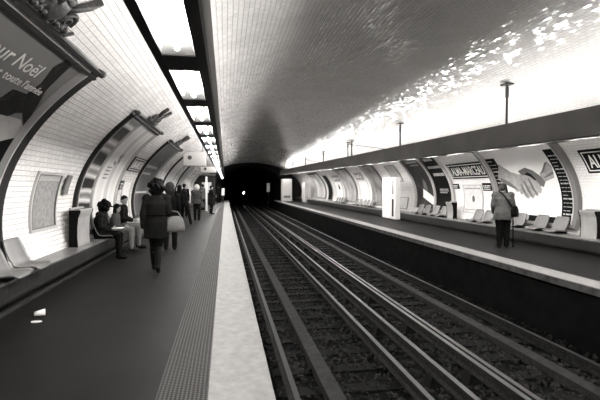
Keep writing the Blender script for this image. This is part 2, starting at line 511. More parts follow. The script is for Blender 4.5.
for tr, cx in (('left', 1.55), ('right', 4.24)):
    base = None
    for i in range(74):
        y = 3.0 + i * 0.65
        if base is None:
            mb = MB().box(cx - 1.12, cx + 1.12, y - 0.12, y + 0.12, -1.2, -1.098, 0.012)
            base = mb.build('sleeper', M['sleeper'])
            tag(base, 'dark timber sleeper bedded in the ballast under the %s track' % tr, 'sleeper', 'sleepers of the %s track' % tr)
            y_base = base.location.y
        else:
            c = base.copy(); COL.objects.link(c); c.location.y = y_base + i * 0.65
# ballast: loose stones, thickest near the camera
bm = bmesh.new()
proto = bmesh.new(); bmesh.ops.create_icosphere(proto, subdivisions=1, radius=1.0)
pv = [v.co.copy() for v in proto.verts]; pf = [[v.index for v in f.verts] for f in proto.faces]; proto.free()
def stone(x, y, z, r):
    rm = Euler((random.random() * 6, random.random() * 6, random.random() * 6)).to_matrix()
    sc = V((random.uniform(.7, 1.3), random.uniform(.7, 1.2), random.uniform(.5, .9))) * r
    vs = [bm.verts.new(V((x, y, z)) + rm @ V((p.x * sc.x, p.y * sc.y, p.z * sc.z)) * random.uniform(.85, 1.12)) for p in pv]
    for f in pf: bm.faces.new([vs[i] for i in f])
n = 0
while n < 14000:
    y = 3.2 + 26 * random.random() ** 1.7
    x = random.uniform(0.15, 5.6)
    ph = ((y - 3.0 + 0.325) % 0.65) - 0.325
    on_sl = abs(ph) < 0.13 and (0.43 < x < 2.67 or 3.12 < x < 5.36)
    if on_sl and random.random() < 0.55: continue
    if abs(x - 1.29) < 0.13 or abs(x - 4.47) < 0.13: continue
    stone(x, y, -1.115 + (0.022 if on_sl else random.uniform(-0.01, 0.02)), random.uniform(0.018, 0.045)); n += 1
tag(finish('ballast', bm, M['stone']), 'dark loose ballast stones between the rails and sleepers', 'ballast', kind='stuff')
TREE_POLY = [(5.348, 2.795), (5.39, 2.899), (5.599, 2.888), (5.662, 2.737), (5.702, 2.603), (5.831, 2.473), (5.932, 2.308), (5.926, 2.223), (5.682, 2.34), (5.548, 2.318), (5.384, 2.225), (4.925, 1.988), (4.525, 2.303), (5.072, 2.404), (5.133, 2.501), (5.423, 2.509), (5.472, 2.644)]
HOUSE_POLY = [(4.76, 2.13), (5.314, 2.268), (5.761, 2.271), (5.922, 2.21), (5.937, 2.067), (5.043, 1.871)]
GROUND_POLY = [(5.043, 1.871), (5.685, 2.017), (5.921, 2.078), (6.047, 1.81), (6.083, 1.629), (5.375, 1.343)]
HAND_LAYERS = [
  ('printed_back_hand', [(11.882, 1.949), (11.522, 2.036), (11.272, 1.952), (11.065, 1.808), (10.876, 1.683), (11.038, 1.484), (11.306, 1.567), (11.527, 1.753), (11.807, 1.827)], M['ink_grey'], 0.0185),
  ('printed_wrist', [(11.046, 1.839), (10.545, 2.148), (10.459, 2.036), (10.54, 1.732), (10.947, 1.629)], M['hand'], 0.019),
  ('printed_cuff_line', [(10.655, 2.123), (10.545, 2.148), (10.857, 1.881), (11.0, 1.838)], M['ink_grey'], 0.0205),
  ('printed_cuff_line', [(10.504, 1.908), (10.508, 1.831), (10.848, 1.739), (10.939, 1.74)], M['ink_grey'], 0.0205),
  ('printed_forearm', [(12.61, 2.191), (12.454, 2.076), (12.219, 1.926), (11.862, 1.846), (11.678, 1.824), (11.532, 1.887), (11.405, 1.85), (11.35, 1.733), (11.185, 1.566), (11.124, 1.436), (11.193, 1.304), (11.282, 1.336), (11.329, 1.22), (11.444, 1.267), (11.51, 1.149), (11.655, 1.213), (11.741, 1.143), (11.89, 1.208), (11.944, 1.285), (12.042, 1.266), (12.104, 1.353), (12.232, 1.343), (12.304, 1.431), (12.56, 1.521), (12.89, 1.652), (12.978, 1.765)], M['hand'], 0.0195),
  ('printed_shade', [(12.843, 1.781), (12.471, 1.647), (12.25, 1.503), (12.147, 1.397), (12.304, 1.431), (12.56, 1.521), (12.89, 1.652)], M['ink_grey'], 0.0208),
  ('printed_finger_line', [(11.6, 1.738), (11.533, 1.72), (11.408, 1.418), (11.32, 1.269), (11.37, 1.269), (11.528, 1.434)], M['ink_grey'], 0.0208),
  ('printed_finger_line', [(11.817, 1.673), (11.747, 1.655), (11.64, 1.4), (11.527, 1.216), (11.578, 1.215), (11.748, 1.382)], M['ink_grey'], 0.0208),
  ('printed_finger_line', [(11.992, 1.589), (11.933, 1.571), (11.849, 1.399), (11.735, 1.194), (11.785, 1.21), (11.939, 1.363)], M['ink_grey'], 0.0208),
  ('printed_thumb_shade', [(11.667, 1.84), (11.521, 1.903), (11.381, 1.849), (11.254, 1.682), (11.311, 1.666), (11.47, 1.785)], M['ink'], 0.0208),
]
# ------------------------------------------------------------------ strip lights hung over both platform edges
def light_strip(side, label, y_a, y_b, zb, slope, fascia_h):
    """fascia on the track side, reflectors with one tube each underneath, a second line of tubes on top washing the wall"""
    def X(x): return x if side == 'L' else 2 * XC - x
    def Z(z, y): return z + slope * (y - 8.0)
    root = thing('light_strip', label, 'light fitting', (X(-0.28), 10, zb))
    def bx(mb, x0, x1, y0, y1, z0, z1):
        xa, xb = sorted((X(x0), X(x1)))
        vs0 = len(mb.bm.verts)
        mb.box(xa, xb, y0, y1, z0, z1)
        mb.bm.verts.ensure_lookup_table()
        for v in mb.bm.verts[vs0:]: v.co.z = Z(v.co.z, v.co.y)
        return mb
    bx(MB(), -0.115, -0.10, y_a, y_b, zb - 0.03, zb + fascia_h).build('fascia', M['fascia'], root)
    fl = bx(MB(), -0.185, -0.10, y_a, y_b, zb - 0.012, zb)
    fl.build('inner_flange', M['rail_dark'], root)
    bx(MB(), -0.45, -0.395, y_a, y_b, zb - 0.012, zb + 0.05).build('outer_rail', M['rail_dark'], root)
    bx(MB(), -0.45, -0.12, y_a, y_b, zb + 0.125, zb + 0.14).build('tray', M['white'], root)
    per = 1.5; k0 = math.ceil((y_a - 3.22) / per); y = 3.22 + k0 * per
    i = 0
    while y + per < y_b:
        dw = 0.19
        bx(MB(), -0.40, -0.18, y - dw, y + dw, zb - 0.008, zb + 0.06).build('divider', M['rail_dark'], root)
        a, b = y + dw, y + per - dw
        # reflector: shallow inverted tray with sloping ends
        mb = MB()
        def q(pts):
            vs = [mb.bm.verts.new((X(p[0]), p[1], Z(p[2], p[1]))) for p in pts]
            mb.bm.faces.new(vs)
        zt = zb + 0.115
        e = 0.16
        q([(-0.395, a, zb), (-0.395, b, zb), (-0.325, b - e, zt), (-0.325, a + e, zt)])
        q([(-0.325, a + e, zt), (-0.325, b - e, zt), (-0.255, b - e, zt), (-0.255, a + e, zt)])
        q([(-0.255, a + e, zt), (-0.255, b - e, zt), (-0.185, b, zb), (-0.185, a, zb)])
        q([(-0.395, a, zb), (-0.325, a + e, zt), (-0.255, a + e, zt), (-0.185, a, zb)])
        q([(-0.395, b, zb), (-0.325, b - e, zt), (-0.255, b - e, zt), (-0.185, b, zb)])
        rf = mb.build('reflector', M['reflector'], root)
        MB().tube([(X(-0.29), a + 0.11, Z(zb + 0.010, a)), (X(-0.29), b - 0.11, Z(zb + 0.010, b))], 0.017, 6).build('tube', M['tube'], rf)
        MB().tube([(X(-0.165), a - 0.10, Z(zb + 0.20, a)), (X(-0.165), b + 0.10, Z(zb + 0.20, b))], 0.017, 6).build('top_tube', M['tube_up'], rf)
        bx(MB(), -0.45, -0.31, a + 0.02, b - 0.02, zb + 0.14, zb + 0.18).build('added_glow_strip', M['vault_glow'], root)  # added glowing strip, put in for vault sparkle and a brighter ceiling
        y += per; i += 1
    return root
ZBL = 2.33
light_strip('L', 'long dark strip light with white reflectors hung over the left platform', -13.5, 48.0, ZBL, 0.0, 0.46)
RSL = 0.012
strip_r = light_strip('R', 'long dark grey strip light hung on rods over the right platform', -13.5, 49.0, 2.33, RSL, 0.47)
def vz(x):
    return ZC + VB * math.sqrt(max(0, 1 - ((x - XC) / VA) ** 2))
for y in (2.9, 8.9, 14.9, 20.95, 21.65, 27.3, 33.6, 40.0, 46.0):
    x = 2 * XC + 0.20
    zt = vz(x); zb = 2.45 + RSL * (y - 8)
    r = MB().tube([(x, y, zb), (x, y, zt - 0.01)], 0.026, 10).build('hanger_rod', M['rod'], strip_r)
    MB().box(x - 0.1, x + 0.1, y - 0.1, y + 0.1, zt - 0.06, zt - 0.03, 0.01).build('ceiling_plate', M['rod'], r)
    MB().tube([(x, y, zt - 0.32), (x, y, zt - 0.1)], 0.036, 10).build('sleeve', M['rod'], r)
root_l = [o for o in COL.objects if o.name == 'light_strip'][0]
for y in (12.0, 18.0, 24.0, 30.0, 36.0):
    x = -0.40
    MB().tube([(x, y, ZBL + 0.1), (x, y, vz(x) - 0.01)], 0.02, 8).build('hanger_rod', M['rod'], root_l)
# thin stay cables under the vault on the right
for (ya, yb, xb, dz) in ((21.7, 18.2, 7.3, 0.0), (33.7, 30.6, 7.3, 0.0)):
    x = 2 * XC + 0.20
    p0 = V((x, ya, vz(x) - 0.12)); p1 = V((xb, yb, vz(xb) - 0.01))
    tag(MB().tube([p0, p1], 0.014, 6).build('stay_cable', M['rod']),
        'thin stay cable from the %s hanger rod over the right platform to vault' % ('double' if ya < 25 else 'far single'), 'cable')
# ------------------------------------------------------------------ things on the walls
def slab(mb, u0, u1, v0, v1, w0, w1):
    return mb.box(u0, u1, v0, v1, w0, w1)
def ring(mb, u0, u1, v0, v1, wd, w0, w1):
    slab(mb, u0, u0 + wd, v0, v1, w0, w1); slab(mb, u1 - wd, u1, v0, v1, w0, w1)
    slab(mb, u0 + wd, u1 - wd, v0, v0 + wd, w0, w1); slab(mb, u0 + wd, u1 - wd, v1 - wd, v1, w0, w1)
    return mb

class Board:
    """something fixed on a wall: flat (u, v) layout bent onto the vault. u = 0 at its left end as read, v = 0 at z0"""
    def __init__(s, side, y_start, length, z0, z1, name, label, cat, group=None, off=0.0):
        s.side, s.y, s.L = side, y_start, length
        s.s0 = S(z0); s.H = S(z1) - s.s0; s.off = off
        p = wall_pt(side, y_start + (length / 2 if side == 'L' else -length / 2), s.s0, 0.02)
        s.root = thing(name, label, cat, p, 0, group)
    def v(s, z): return S(z) - s.s0
    def add(s, name, mb, m, parent=None, w=0.0, u=0.0, v=0.0, smooth=False):
        for k in mb.bm.verts:
            k.co.x += u; k.co.y += v
        mb.wrap(s.side, s.y, s.s0, s.off + w)
        o = mb.build(name, m, parent or s.root, smooth=smooth)
        return o

def crest(bd, uc, parent=None):
    """scrolled bronze ornament standing on the top moulding"""
    mb = MB()
    v = bd.H + 0.01
    mb.ell((uc, v + 0.15, 0.03), (0.16, 0.14, 0.035))
    mb.ell((uc, v + 0.29, 0.03), (0.08, 0.06, 0.03))
    for sg in (-1, 1):
        pts = []
        for i in range(26):
            a = i / 25 * 3.6 * PI; r = 0.125 * (1 - i / 30)
            pts.append((uc + sg * (0.27 + r * math.cos(a) * 0.9), v + 0.13 + r * math.sin(a), 0.03))
        mb.tube(pts, [0.026 - 0.010 * i / 25 for i in range(26)], 8)
        mb.tube([(uc + sg * 0.10, v + 0.20, 0.03), (uc + sg * 0.16, v + 0.30, 0.035), (uc + sg * 0.24, v + 0.40, 0.03), (uc + sg * 0.27, v + 0.52, 0.025)], [0.03, 0.04, 0.045, 0.04], 8)
        for k in range(4):
            mb.ell((uc + sg * (0.10 + 0.10 * k), v + 0.06, 0.03), (0.04, 0.04, 0.03), sub=2)
        mb.tube([(uc + sg * 0.42, v + 0.0, 0.03), (uc + sg * 0.5, v + 0.05, 0.035), (uc + sg * 0.56, v + 0.10, 0.03)], 0.02, 8)
    return bd.add('crest', mb, M['crest'], smooth=True)

def ad_frame(side, y_start, length, z0, z1, label, m_frame, side_w=0.14, depth=0.07, has_crest=False, posts=(), group=None, m_line='frame_light'):
    bd = Board(side, y_start, length, z0, z1, 'advertising_frame', label, 'advertising frame', group)
    H = bd.H
    slab_b = slab(MB(), side_w * .5, length - side_w * .5, 0.05, H - 0.05, 0.003, 0.012)
    bd.add('backing_board', slab_b, M['paper_grey'])
    for ua in (0, length - side_w):
        bd.add('side_moulding', slab(MB(), ua, ua + side_w, 0, H, 0.002, depth), m_frame)
    bd.add('bottom_moulding', slab(MB(), side_w, length - side_w, 0, 0.10, 0.002, depth), m_frame)
    bd.add('top_moulding', slab(MB(), -0.02, length + 0.02, H - 0.12, H - 0.075, 0.002, depth + 0.01), M['frame_dark'])
    bd.add('top_cornice', slab(MB(), -0.02, length + 0.02, H - 0.03, H + 0.02, 0.002, depth + 0.035), M['frame_dark'])
    mb = slab(MB(), -0.01, length + 0.01, H - 0.075, H - 0.03, 0.002, depth - 0.01)
    bd.add('top_bead', mb, M[m_line])
    for ua in (side_w, length - side_w - 0.018):
        bd.add('inner_bead', slab(MB(), ua - 0.008, ua + 0.022, 0.1, H - 0.12, 0.01, depth + 0.006), M[m_line])
    for sg, uu in ((-1, 0.0), (1, length)):
        mb = MB()
        mb.tube([(uu - sg * 0.05, H + 0.0, 0.07), (uu + sg * 0.05, H + 0.02, 0.08), (uu + sg * 0.13, H - 0.01, 0.06)], [0.05, 0.05, 0.022], 8)
        bd.add('corner_scroll', mb, M['crest'], smooth=True)
    if has_crest: crest(bd, length / 2)
    for u in posts:
        bd.add('mullion', slab(MB(), u - 0.05, u + 0.05, 0.1, H - 0.1, 0.012, depth * .9), M[m_line] if side == 'R' else M['frame_light'])
    return bd

def words(bd, parent, txt, height, width, u_end, v):
    """a line of lettering, each word a part of the print"""
    ws = txt.split(); ms = [text_mb(w, height) for w in ws]
    wd = [max(p.co.x for p in m.bm.verts) for m in ms]
    sp = height * 0.42; k = width / (sum(wd) + sp * (len(ws) - 1))
    u = u_end - width
    for w, m, l in zip(ws, ms, wd):
        for p in m.bm.verts: p.co.x *= k
        bd.add('lettering', m, M['white'], parent, w=0.021, u=u, v=v)
        u += (l + sp) * k

def poster(bd, u0, u1, v0, v1, m, w=0.014, name='poster'):
    return bd.add(name, slab(MB(), u0, u1, v0, v1, w, w + 0.003), m)
def bars(bd, parent, rows, m, w=0.019, name='small_print'):
    """rows of small print too fine to read: (u0, u1, v, h)"""
    mb = MB()
    for u0, u1, v, h in rows:
        u = u0
        while u < u1 - 0.02:
            l = min(random.uniform(0.06, 0.2), u1 - u)
            slab(mb, u, u + l, v, v + h, w, w + 0.002); u += l + 0.025
    return bd.add(name, mb, m, parent)
def shape(bd, parent, name, pts, m, w=0.019):
    return bd.add(name, MB().poly(pts, w, w + 0.002), m, parent)

# -- left wall, nearest big frame: the dark Christmas poster
b1 = ad_frame('L', 2.55, 3.62, 0.5, 2.98, 'large dark curved advertising frame with Christmas poster at upper left', M['frame_dark'], 0.23, 0.09, True)
L, H = b1.L, b1.H
m_night = print_mat('printed_evening_sky', [(0.3, 0.13), (0.7, 0.21)], (0.3, 0.3, 0.3), 1.2)
m_tree = print_mat('printed_dark_foliage', [(0.4, 0.004), (0.6, 0.02), (0.8, 0.10)], (1, 1, 1), 7.0, 1.0)
m_pale = print_mat('printed_pale_house', [(0.3, 0.32), (0.7, 0.5)], (1, 1, 1), 1.0)
p1 = poster(b1, 0.22, L - 0.22, 0.12, H - 0.14, m_night)
def yz(bd, pts):
    """wall (y, z) points to board (u, v)"""
    return [((y - bd.y) if bd.side == 'L' else (bd.y - y), bd.v(z)) for y, z in pts]
# -- (shapes of the print follow below, in metres on the poster)
shape(b1, p1, 'printed_trees', yz(b1, TREE_POLY), m_tree, 0.018)
shape(b1, p1, 'printed_house', yz(b1, HOUSE_POLY), m_pale, 0.0185)
shape(b1, p1, 'printed_dark_ground', yz(b1, GROUND_POLY), M['ink'], 0.020)
words(b1, p1, 'pour Noël', 0.17, 1.12, 5.24 - b1.y, b1.v(2.655))
words(b1, p1, "et toute l'année", 0.095, 1.08, 5.66 - b1.y, b1.v(2.545))

# -- framed plan and the small plate beside it
bd = Board('L', 7.14, 1.02, 0.80, 1.72, 'framed_plan', 'framed grey street plan on the white tiled left wall', 'map')
H = bd.H
bd.add('plan_sheet', slab(MB(), 0.05, bd.L - 0.05, 0.05, H - 0.05, 0.01, 0.014), print_mat('printed_plan', [(0.35, 0.20), (0.65, 0.32)], (1, 1, 1), 16.0))
bd.add('header', slab(MB(), 0.06, bd.L - 0.06, H - 0.15, H - 0.06, 0.015, 0.017), M['frame_light'])
bd.add('frame', ring(MB(), 0, bd.L, 0, H, 0.045, 0.002, 0.035), M['frame_light'])
bd.add('edging', ring(MB(), 0.045, bd.L - 0.045, 0.045, H - 0.045, 0.012, 0.004, 0.038), M['ink_grey'])
bd = Board('L', 8.33, 0.22, 1.36, 1.70, 'small_plate', 'small dark plate on a bracket to the right of the framed plan', 'sign')
bd.add('plate', slab(MB(), 0, 0.2, 0, bd.H, 0.03, 0.06), M['ink_grey'])
bd.add('bracket', slab(MB(), 0.05, 0.15, 0.08, bd.H - 0.08, 0.002, 0.03), M['frame_dark'])

# -- second left frame: banded dark poster and pale poster
b2 = ad_frame('L', 9.05, 3.2, 0.5, 2.93, 'second curved advertising frame on the left wall, pale poster above the seated people', M['frame_dark'], 0.09, 0.07, True, posts=(1.10,))
H = b2.H
poster(b2, 0.09, 1.05, 0.1, H - 0.12, print_mat('printed_bands', [(0.0, 0.01), (0.35, 0.02), (0.62, 0.40), (0.82, 0.60), (1.0, 0.15)], (1, 0.25, 1), 0.62, 3.6, 'WAVE'))
pp = poster(b2, 1.15, 3.11, 0.1, H - 0.12, print_mat('printed_pale_satin', [(0.1, 0.55), (0.6, 0.66), (0.9, 0.42)], (1, 0.8, 0.5), 0.35, 2.5, 'WAVE', direction='Y'))
mb = MB()
for u, v, r in ((1.9, 1.62, 0.05), (2.02, 1.58, 0.05), (2.22, 1.66, 0.06), (2.12, 1.78, 0.06), (2.26, 1.84, 0.04)):
    mb.poly([(u + r * math.cos(a * PI / 6), v + r * math.sin(a * PI / 6)) for a in range(12)], 0.019, 0.021)
b2.add('printed_motif', mb, M['ink_grey'], pp)
bars(b2, pp, [(1.55, 1.95, 1.20 + 0.09 * k, 0.03) for k in range(4)], M['ink_grey'])

def station_sign(side, y_start, length, z0, z1, label):
    bd = Board(side, y_start, length, z0, z1, 'station_sign', label, 'station sign')
    H = bd.H
    pl = bd.add('panel', slab(MB(), 0, length, 0, H, 0.002, 0.03), M['sign'])
    m = H * 0.085
    bd.add('border', ring(MB(), m, length - m, m, H - m, H * 0.045, 0.03, 0.033), M['white'], pl)
    ch = H * 0.54
    t = text_mb('ALMA-MARCEAU', ch, width=length - 0.30 * (length / 2.4) , bold=0.006)
    bd.add('lettering', t, M['white'], pl, w=0.031, u=0.15 * (length / 2.4), v=(H - ch) / 2)
    return bd
station_sign('L', 12.62, 1.62, 1.93, 2.30, 'dark ALMA-MARCEAU station sign on the left wall above the walking woman')
station_sign('R', 9.36, 2.42, 1.81, 2.33, 'dark ALMA-MARCEAU station sign cut off by the right edge of the photo')
station_sign('R', 15.75, 2.40, 1.79, 2.31, 'dark ALMA-MARCEAU station sign in full on the right wall beyond the handshake poster')
station_sign('R', 28.1, 1.5, 1.95, 2.36, 'distant ALMA-MARCEAU station sign above a blank white panel on the right wall')
station_sign('R', 34.3, 2.1, 1.95, 2.34, 'furthest ALMA-MARCEAU station sign on the right wall, beside the dark exit opening')

def notice(side, y_start, length, z0, z1, label, m, cat='notice board', rows=True, frame='frame_light'):
    bd = Board(side, y_start, length, z0, z1, 'notice_board', label, cat)
    H = bd.H
    sh = bd.add('sheet', slab(MB(), 0.03, length - 0.03, 0.03, H - 0.03, 0.01, 0.014), m)
    bd.add('frame', ring(MB(), 0, length, 0, H, 0.035, 0.002, 0.03), M[frame])
    return bd, sh
def small_sign(side, y_start, length, z0, z1, label):
    bd = Board(side, y_start, length, z0, z1, 'small_sign', label, 'sign')
    pl = bd.add('panel', slab(MB(), 0, length, 0, bd.H, 0.002, 0.025), M['sign'])
    bars(bd, pl, [(0.05, length - 0.06, bd.H * 0.58, 0.03), (0.05, length - 0.12, bd.H * 0.36, 0.02), (0.05, length - 0.1, bd.H * 0.16, 0.02)], M['white'], 0.026)
m_map = print_mat('printed_network_map', [(0.35, 0.52), (0.65, 0.68)], (1, 1, 1), 9.0)
bd, sh = notice('L', 12.95, 1.05, 0.55, 1.66, 'white framed network map on the left wall under the station sign', m_map)
small_sign('L', 12.5, 0.36, 1.42, 1.66, 'small dark sign between the pale poster frame and the left network map')
bd, sh = notice('R', 15.28, 1.22, 0.56, 1.58, 'white framed network map on the right wall under the full station sign', m_map)
shape(bd, sh, 'printed_dot', [(0.62 + 0.09 * math.cos(a), bd.H * .5 + 0.12 * math.sin(a)) for a in [k * PI / 6 for k in range(12)]], M['ink_grey'])
bars(bd, sh, [(0.12, 1.1, bd.H - 0.16, 0.03), (0.12, 0.9, 0.12, 0.02)], M['ink_grey'])
small_sign('R', 15.98, 0.44, 1.42, 1.60, 'small dark sign to the left of the right network map')
small_sign('R', 13.98, 0.52, 1.36, 1.62, 'small dark sign between the right network map and the handshake poster')

# -- third and further left frames
b3 = ad_frame('L', 14.42, 3.3, 0.5, 2.93, 'third curved advertising frame on the left wall, dark grey poster behind the walking woman', M['frame_dark'], 0.10, 0.07, True)
p3 = poster(b3, 0.10, 3.2, 0.1, b3.H - 0.12, print_mat('printed_grey_scene', [(0.3, 0.02), (0.55, 0.06), (0.75, 0.16)], (1, 1, 1), 1.6, 0.6))
bars(b3, p3, [(0.4, 2.6, 1.7, 0.10), (0.4, 2.0, 1.45, 0.07), (0.5, 2.4, 0.8, 0.06)], M['frame_light'])
b4 = ad_frame('L', 20.4, 3.3, 0.5, 2.93, 'fourth curved advertising frame on the left wall, pale grey poster near the hanging signs', M['frame_dark'], 0.10, 0.07, False)
poster(b4, 0.10, 3.2, 0.1, b4.H - 0.12, print_mat('printed_pale_scene', [(0.3, 0.22), (0.7, 0.5)], (1, 1, 1), 0.9, 0.5))
b5 = ad_frame('L', 26.2, 3.4, 0.5, 2.93, 'fifth curved advertising frame on the left wall, far down the platform', M['frame_dark'], 0.10, 0.07, False)
poster(b5, 0.10, 3.3, 0.1, b5.H - 0.12, print_mat('printed_far_scene', [(0.3, 0.05), (0.7, 0.35)], (1, 1, 1), 0.9, 0.5))

# -- the handshake poster on the right wall
b6 = ad_frame('R', 13.28, 3.50, 0.42, 2.86, 'large curved advertising frame with handshake poster on the right wall', M['frame_grey'], 0.13, 0.13, False)
L, H = b6.L, b6.H
p6 = poster(b6, 0.14, L - 0.14, 0.28, H - 0.13, print_mat('printed_pale_grey', [(0.3, 0.66), (0.7, 0.80)], (0.4, 0.4, 0.4), 0.8))
ll = poster(b6, 0.14, L - 0.14, 0.11, 0.28, M['ink'], name='poster_footer')
sl = poster(b6, 0.14, 0.62, 0.28, b6.v(2.36), M['ink'], 0.016, 'text_panel')
sr = poster(b6, 2.84, L - 0.15, 0.28, b6.v(2.44), M['ink'], 0.016, 'text_panel')
rows = []
v = 0.5
for k in range(13):
    rows.append((0.20, random.uniform(0.40, 0.56), 0.45 + 0.125 * k, 0.02 if k % 3 else 0.04))
bars(b6, sl, rows, M['frame_light'], 0.020)
rows = [(2.90, random.uniform(3.05, 3.26), 0.36 + 0.10 * k, 0.016 if k % 4 else 0.036) for k in range(17)]
bars(b6, sr, rows, M['frame_light'], 0.020)
bars(b6, p6, [(0.45, 2.95, b6.v(2.60), 0.085)], M['ink'], 0.019, 'title')
bars(b6, p6, [(0.5, 2.3, b6.v(2.72), 0.03)], M['ink_grey'], 0.019)
for nm, pts, mm, w in HAND_LAYERS:
    shape(b6, p6, nm, yz(b6, pts), mm, w)
for u in (1.38, 3.20):
    poster(b6, u, u + 0.22 if u < 3 else u + 0.16, 0.13, 0.26 if u < 3 else 0.40, M['paper'], 0.021 if u < 3 else 0.024, 'label')

# -- two dark posters in one wide frame
b7 = ad_frame('R', 19.5, 3.55, 0.45, 2.80, 'wide curved advertising frame holding two dark posters on the right wall', M['frame_light'], 0.11, 0.09, False, posts=(1.95,))
H = b7.H
pa = poster(b7, 0.12, 1.89, 0.12, H - 0.13, print_mat('printed_dark_portrait', [(0.3, 0.006), (0.6, 0.025), (0.8, 0.09)], (1, 1, 1), 1.6, 0.8))
shape(b7, pa, 'printed_paper', [(0.75, 0.60), (1.75, 0.30), (1.80, 0.62), (0.85, 0.98)], M['paper'])
shape(b7, pa, 'printed_figure', [(0.95, 1.0), (1.3, 0.85), (1.25, 1.25), (1.08, 1.5), (1.0, 1.3)], M['ink_grey'], 0.0185)
bars(b7, pa, [(0.5, 1.6, H - 0.42, 0.09), (0.7, 1.5, H - 0.58, 0.06)], M['frame_light'])
pb = poster(b7, 2.01, 3.43, 0.12, H - 0.13, M['ink'])
bars(b7, pb, [(2.3, 3.0, H - 0.42, 0.12), (2.2, 3.2, H - 0.80, 0.12), (2.3, 3.2, H - 1.15, 0.13), (2.4, 3.1, 0.95, 0.03), (2.4, 3.1, 0.88, 0.03), (2.4, 3.0, 0.81, 0.03)], M['frame_light'])

# -- further right
bd, sh = notice('R', 21.5, 1.1, 0.42, 1.0, 'small grey panel low on the right wall beside the white cabinet', M['paper_grey'], frame='frame_grey')
bd, sh = notice('R', 21.9, 1.3, 1.75, 2.55, 'grey framed light box on the right wall above the white cabinet', M['paper_grey'], frame='frame_grey')
b8 = ad_frame('R', 25.5, 2.1, 0.45, 2.80, 'grey curved advertising frame just beyond the white cabinet on the right wall', M['frame_grey'], 0.16, 0.1, False)
poster(b8, 0.16, 1.94, 0.12, b8.H - 0.13, print_mat('printed_grey_crowd', [(0.3, 0.08), (0.7, 0.36)], (1, 1, 1), 1.5, 0.5))
bd, sh = notice('R', 28.1, 1.85, 0.6, 1.88, 'blank white panel under the distant station sign on the right wall', M['white'])
b9 = ad_frame('R', 31.6, 2.9, 0.45, 2.80, 'grey curved advertising frame between the two blank white panels on the right wall', M['frame_grey'], 0.16, 0.1, False, posts=(1.4,))
poster(b9, 0.16, 2.74, 0.12, b9.H - 0.13, print_mat('printed_far_grey', [(0.3, 0.16), (0.7, 0.5)], (1, 1, 1), 1.2, 0.5))
bd, sh = notice('R', 34.4, 1.9, 0.6, 1.9, 'blank white panel under the furthest station sign on the right wall', M['white'])
shape(bd, sh, 'printed_mark', [(0.8, 0.75), (1.25, 0.7), (1.2, 1.05), (0.9, 1.1)], M['ink'])
# exit on the right wall: flat dark sheet painted as the passage's shade
bd = Board('R', 37.2, 1.6, 0.36, 2.5, 'door_1', None, None)
bd.root['kind'] = 'structure'
bd.add('passage_dark_sheet', slab(MB(), 0.1, 1.5, 0, bd.H - 0.1, 0.004, 0.012), M['soot_shade'])
bd.add('passage_frame', ring(MB(), 0, 1.6, 0, bd.H, 0.1, 0.002, 0.05), M['frame_grey'])
b10 = ad_frame('R', 42.0, 4.0, 0.45, 2.75, 'far pale curved advertising frame near the end of the right platform', M['frame_grey'], 0.2, 0.1, False, posts=(2.0,))
poster(b10, 0.2, 3.8, 0.12, b10.H - 0.13, print_mat('printed_end_scene', [(0.3, 0.25), (0.7, 0.6)], (1, 1, 1), 1.0, 0.5))
# ------------------------------------------------------------------ shell seats on the ledges (local: -y = wall side... x along the wall, y out from the wall)
def make_seat(m):
    root = thing('shell_seat', 'seat', 'seat', (0, 0, 0))
    prof = [(0.01, 0.38), (0.03, 0.33), (0.065, 0.235), (0.10, 0.145), (0.13, 0.075), (0.17, 0.038), (0.24, 0.024), (0.32, 0.024), (0.38, 0.030), (0.42, 0.022), (0.435, 0.004)]
    W = 0.50; nx = 12
    bm = bmesh.new(); rows = []
    for k, (d, z) in enumerate(prof):
        r = []
        wk = W * (0.80 if k == 0 else 0.92 if k == 1 else 1.0 if k < 9 else 0.95)
        for i in range(nx + 1):
            s = (i / nx - 0.5) * 2
            lift = 0.035 * abs(s) ** 3
            dy = lift if k < 5 else 0.0
            dz = 0.0 if k < 4 else lift
            r.append((s * wk / 2, d + dy, z + dz))
        rows.append(r)
    th = 0.014
    def nrm(k):
        a = prof[max(k - 1, 0)]; b = prof[min(k + 1, len(prof) - 1)]
        dx, dz = b[0] - a[0], b[1] - a[1]; l = math.hypot(dx, dz)
        return (-dz / l, dx / l)
    F = [[bm.verts.new(p) for p in r] for r in rows]
    Bk = [[bm.verts.new((p[0], p[1] - nrm(k)[0] * th, p[2] - nrm(k)[1] * th)) for p in r] for k, r in enumerate(rows)]
    nk = len(rows)
    for k in range(nk - 1):
        for i in range(nx):
            bm.faces.new((F[k][i], F[k][i + 1], F[k + 1][i + 1], F[k + 1][i]))
            bm.faces.new((Bk[k][i], Bk[k + 1][i], Bk[k + 1][i + 1], Bk[k][i + 1]))
        bm.faces.new((F[k][0], F[k + 1][0], Bk[k + 1][0], Bk[k][0])); bm.faces.new((F[k][nx], Bk[k][nx], Bk[k + 1][nx], F[k + 1][nx]))
    for i in range(nx):
        bm.faces.new((F[0][i], Bk[0][i], Bk[0][i + 1], F[0][i + 1])); bm.faces.new((F[-1][i], F[-1][i + 1], Bk[-1][i + 1], Bk[-1][i]))
    bmesh.ops.recalc_face_normals(bm, faces=bm.faces)
    bmesh.ops.translate(bm, verts=bm.verts, vec=(0, 0, 0.03))
    finish('shell', bm, m, root, smooth=True)
    MB().box(-0.16, 0.16, 0.06, 0.30, 0.0, 0.040, 0.01).build('base_block', M['rail_dark'], root)
    for sx in (-0.1, 0.1):
        MB().tube([(sx, 0.24, 0.045), (sx, 0.24, 0.062)], 0.016, 8).build('bolt', M['steel'], root)
    return root
seat0 = make_seat(M['seat'])
used = []
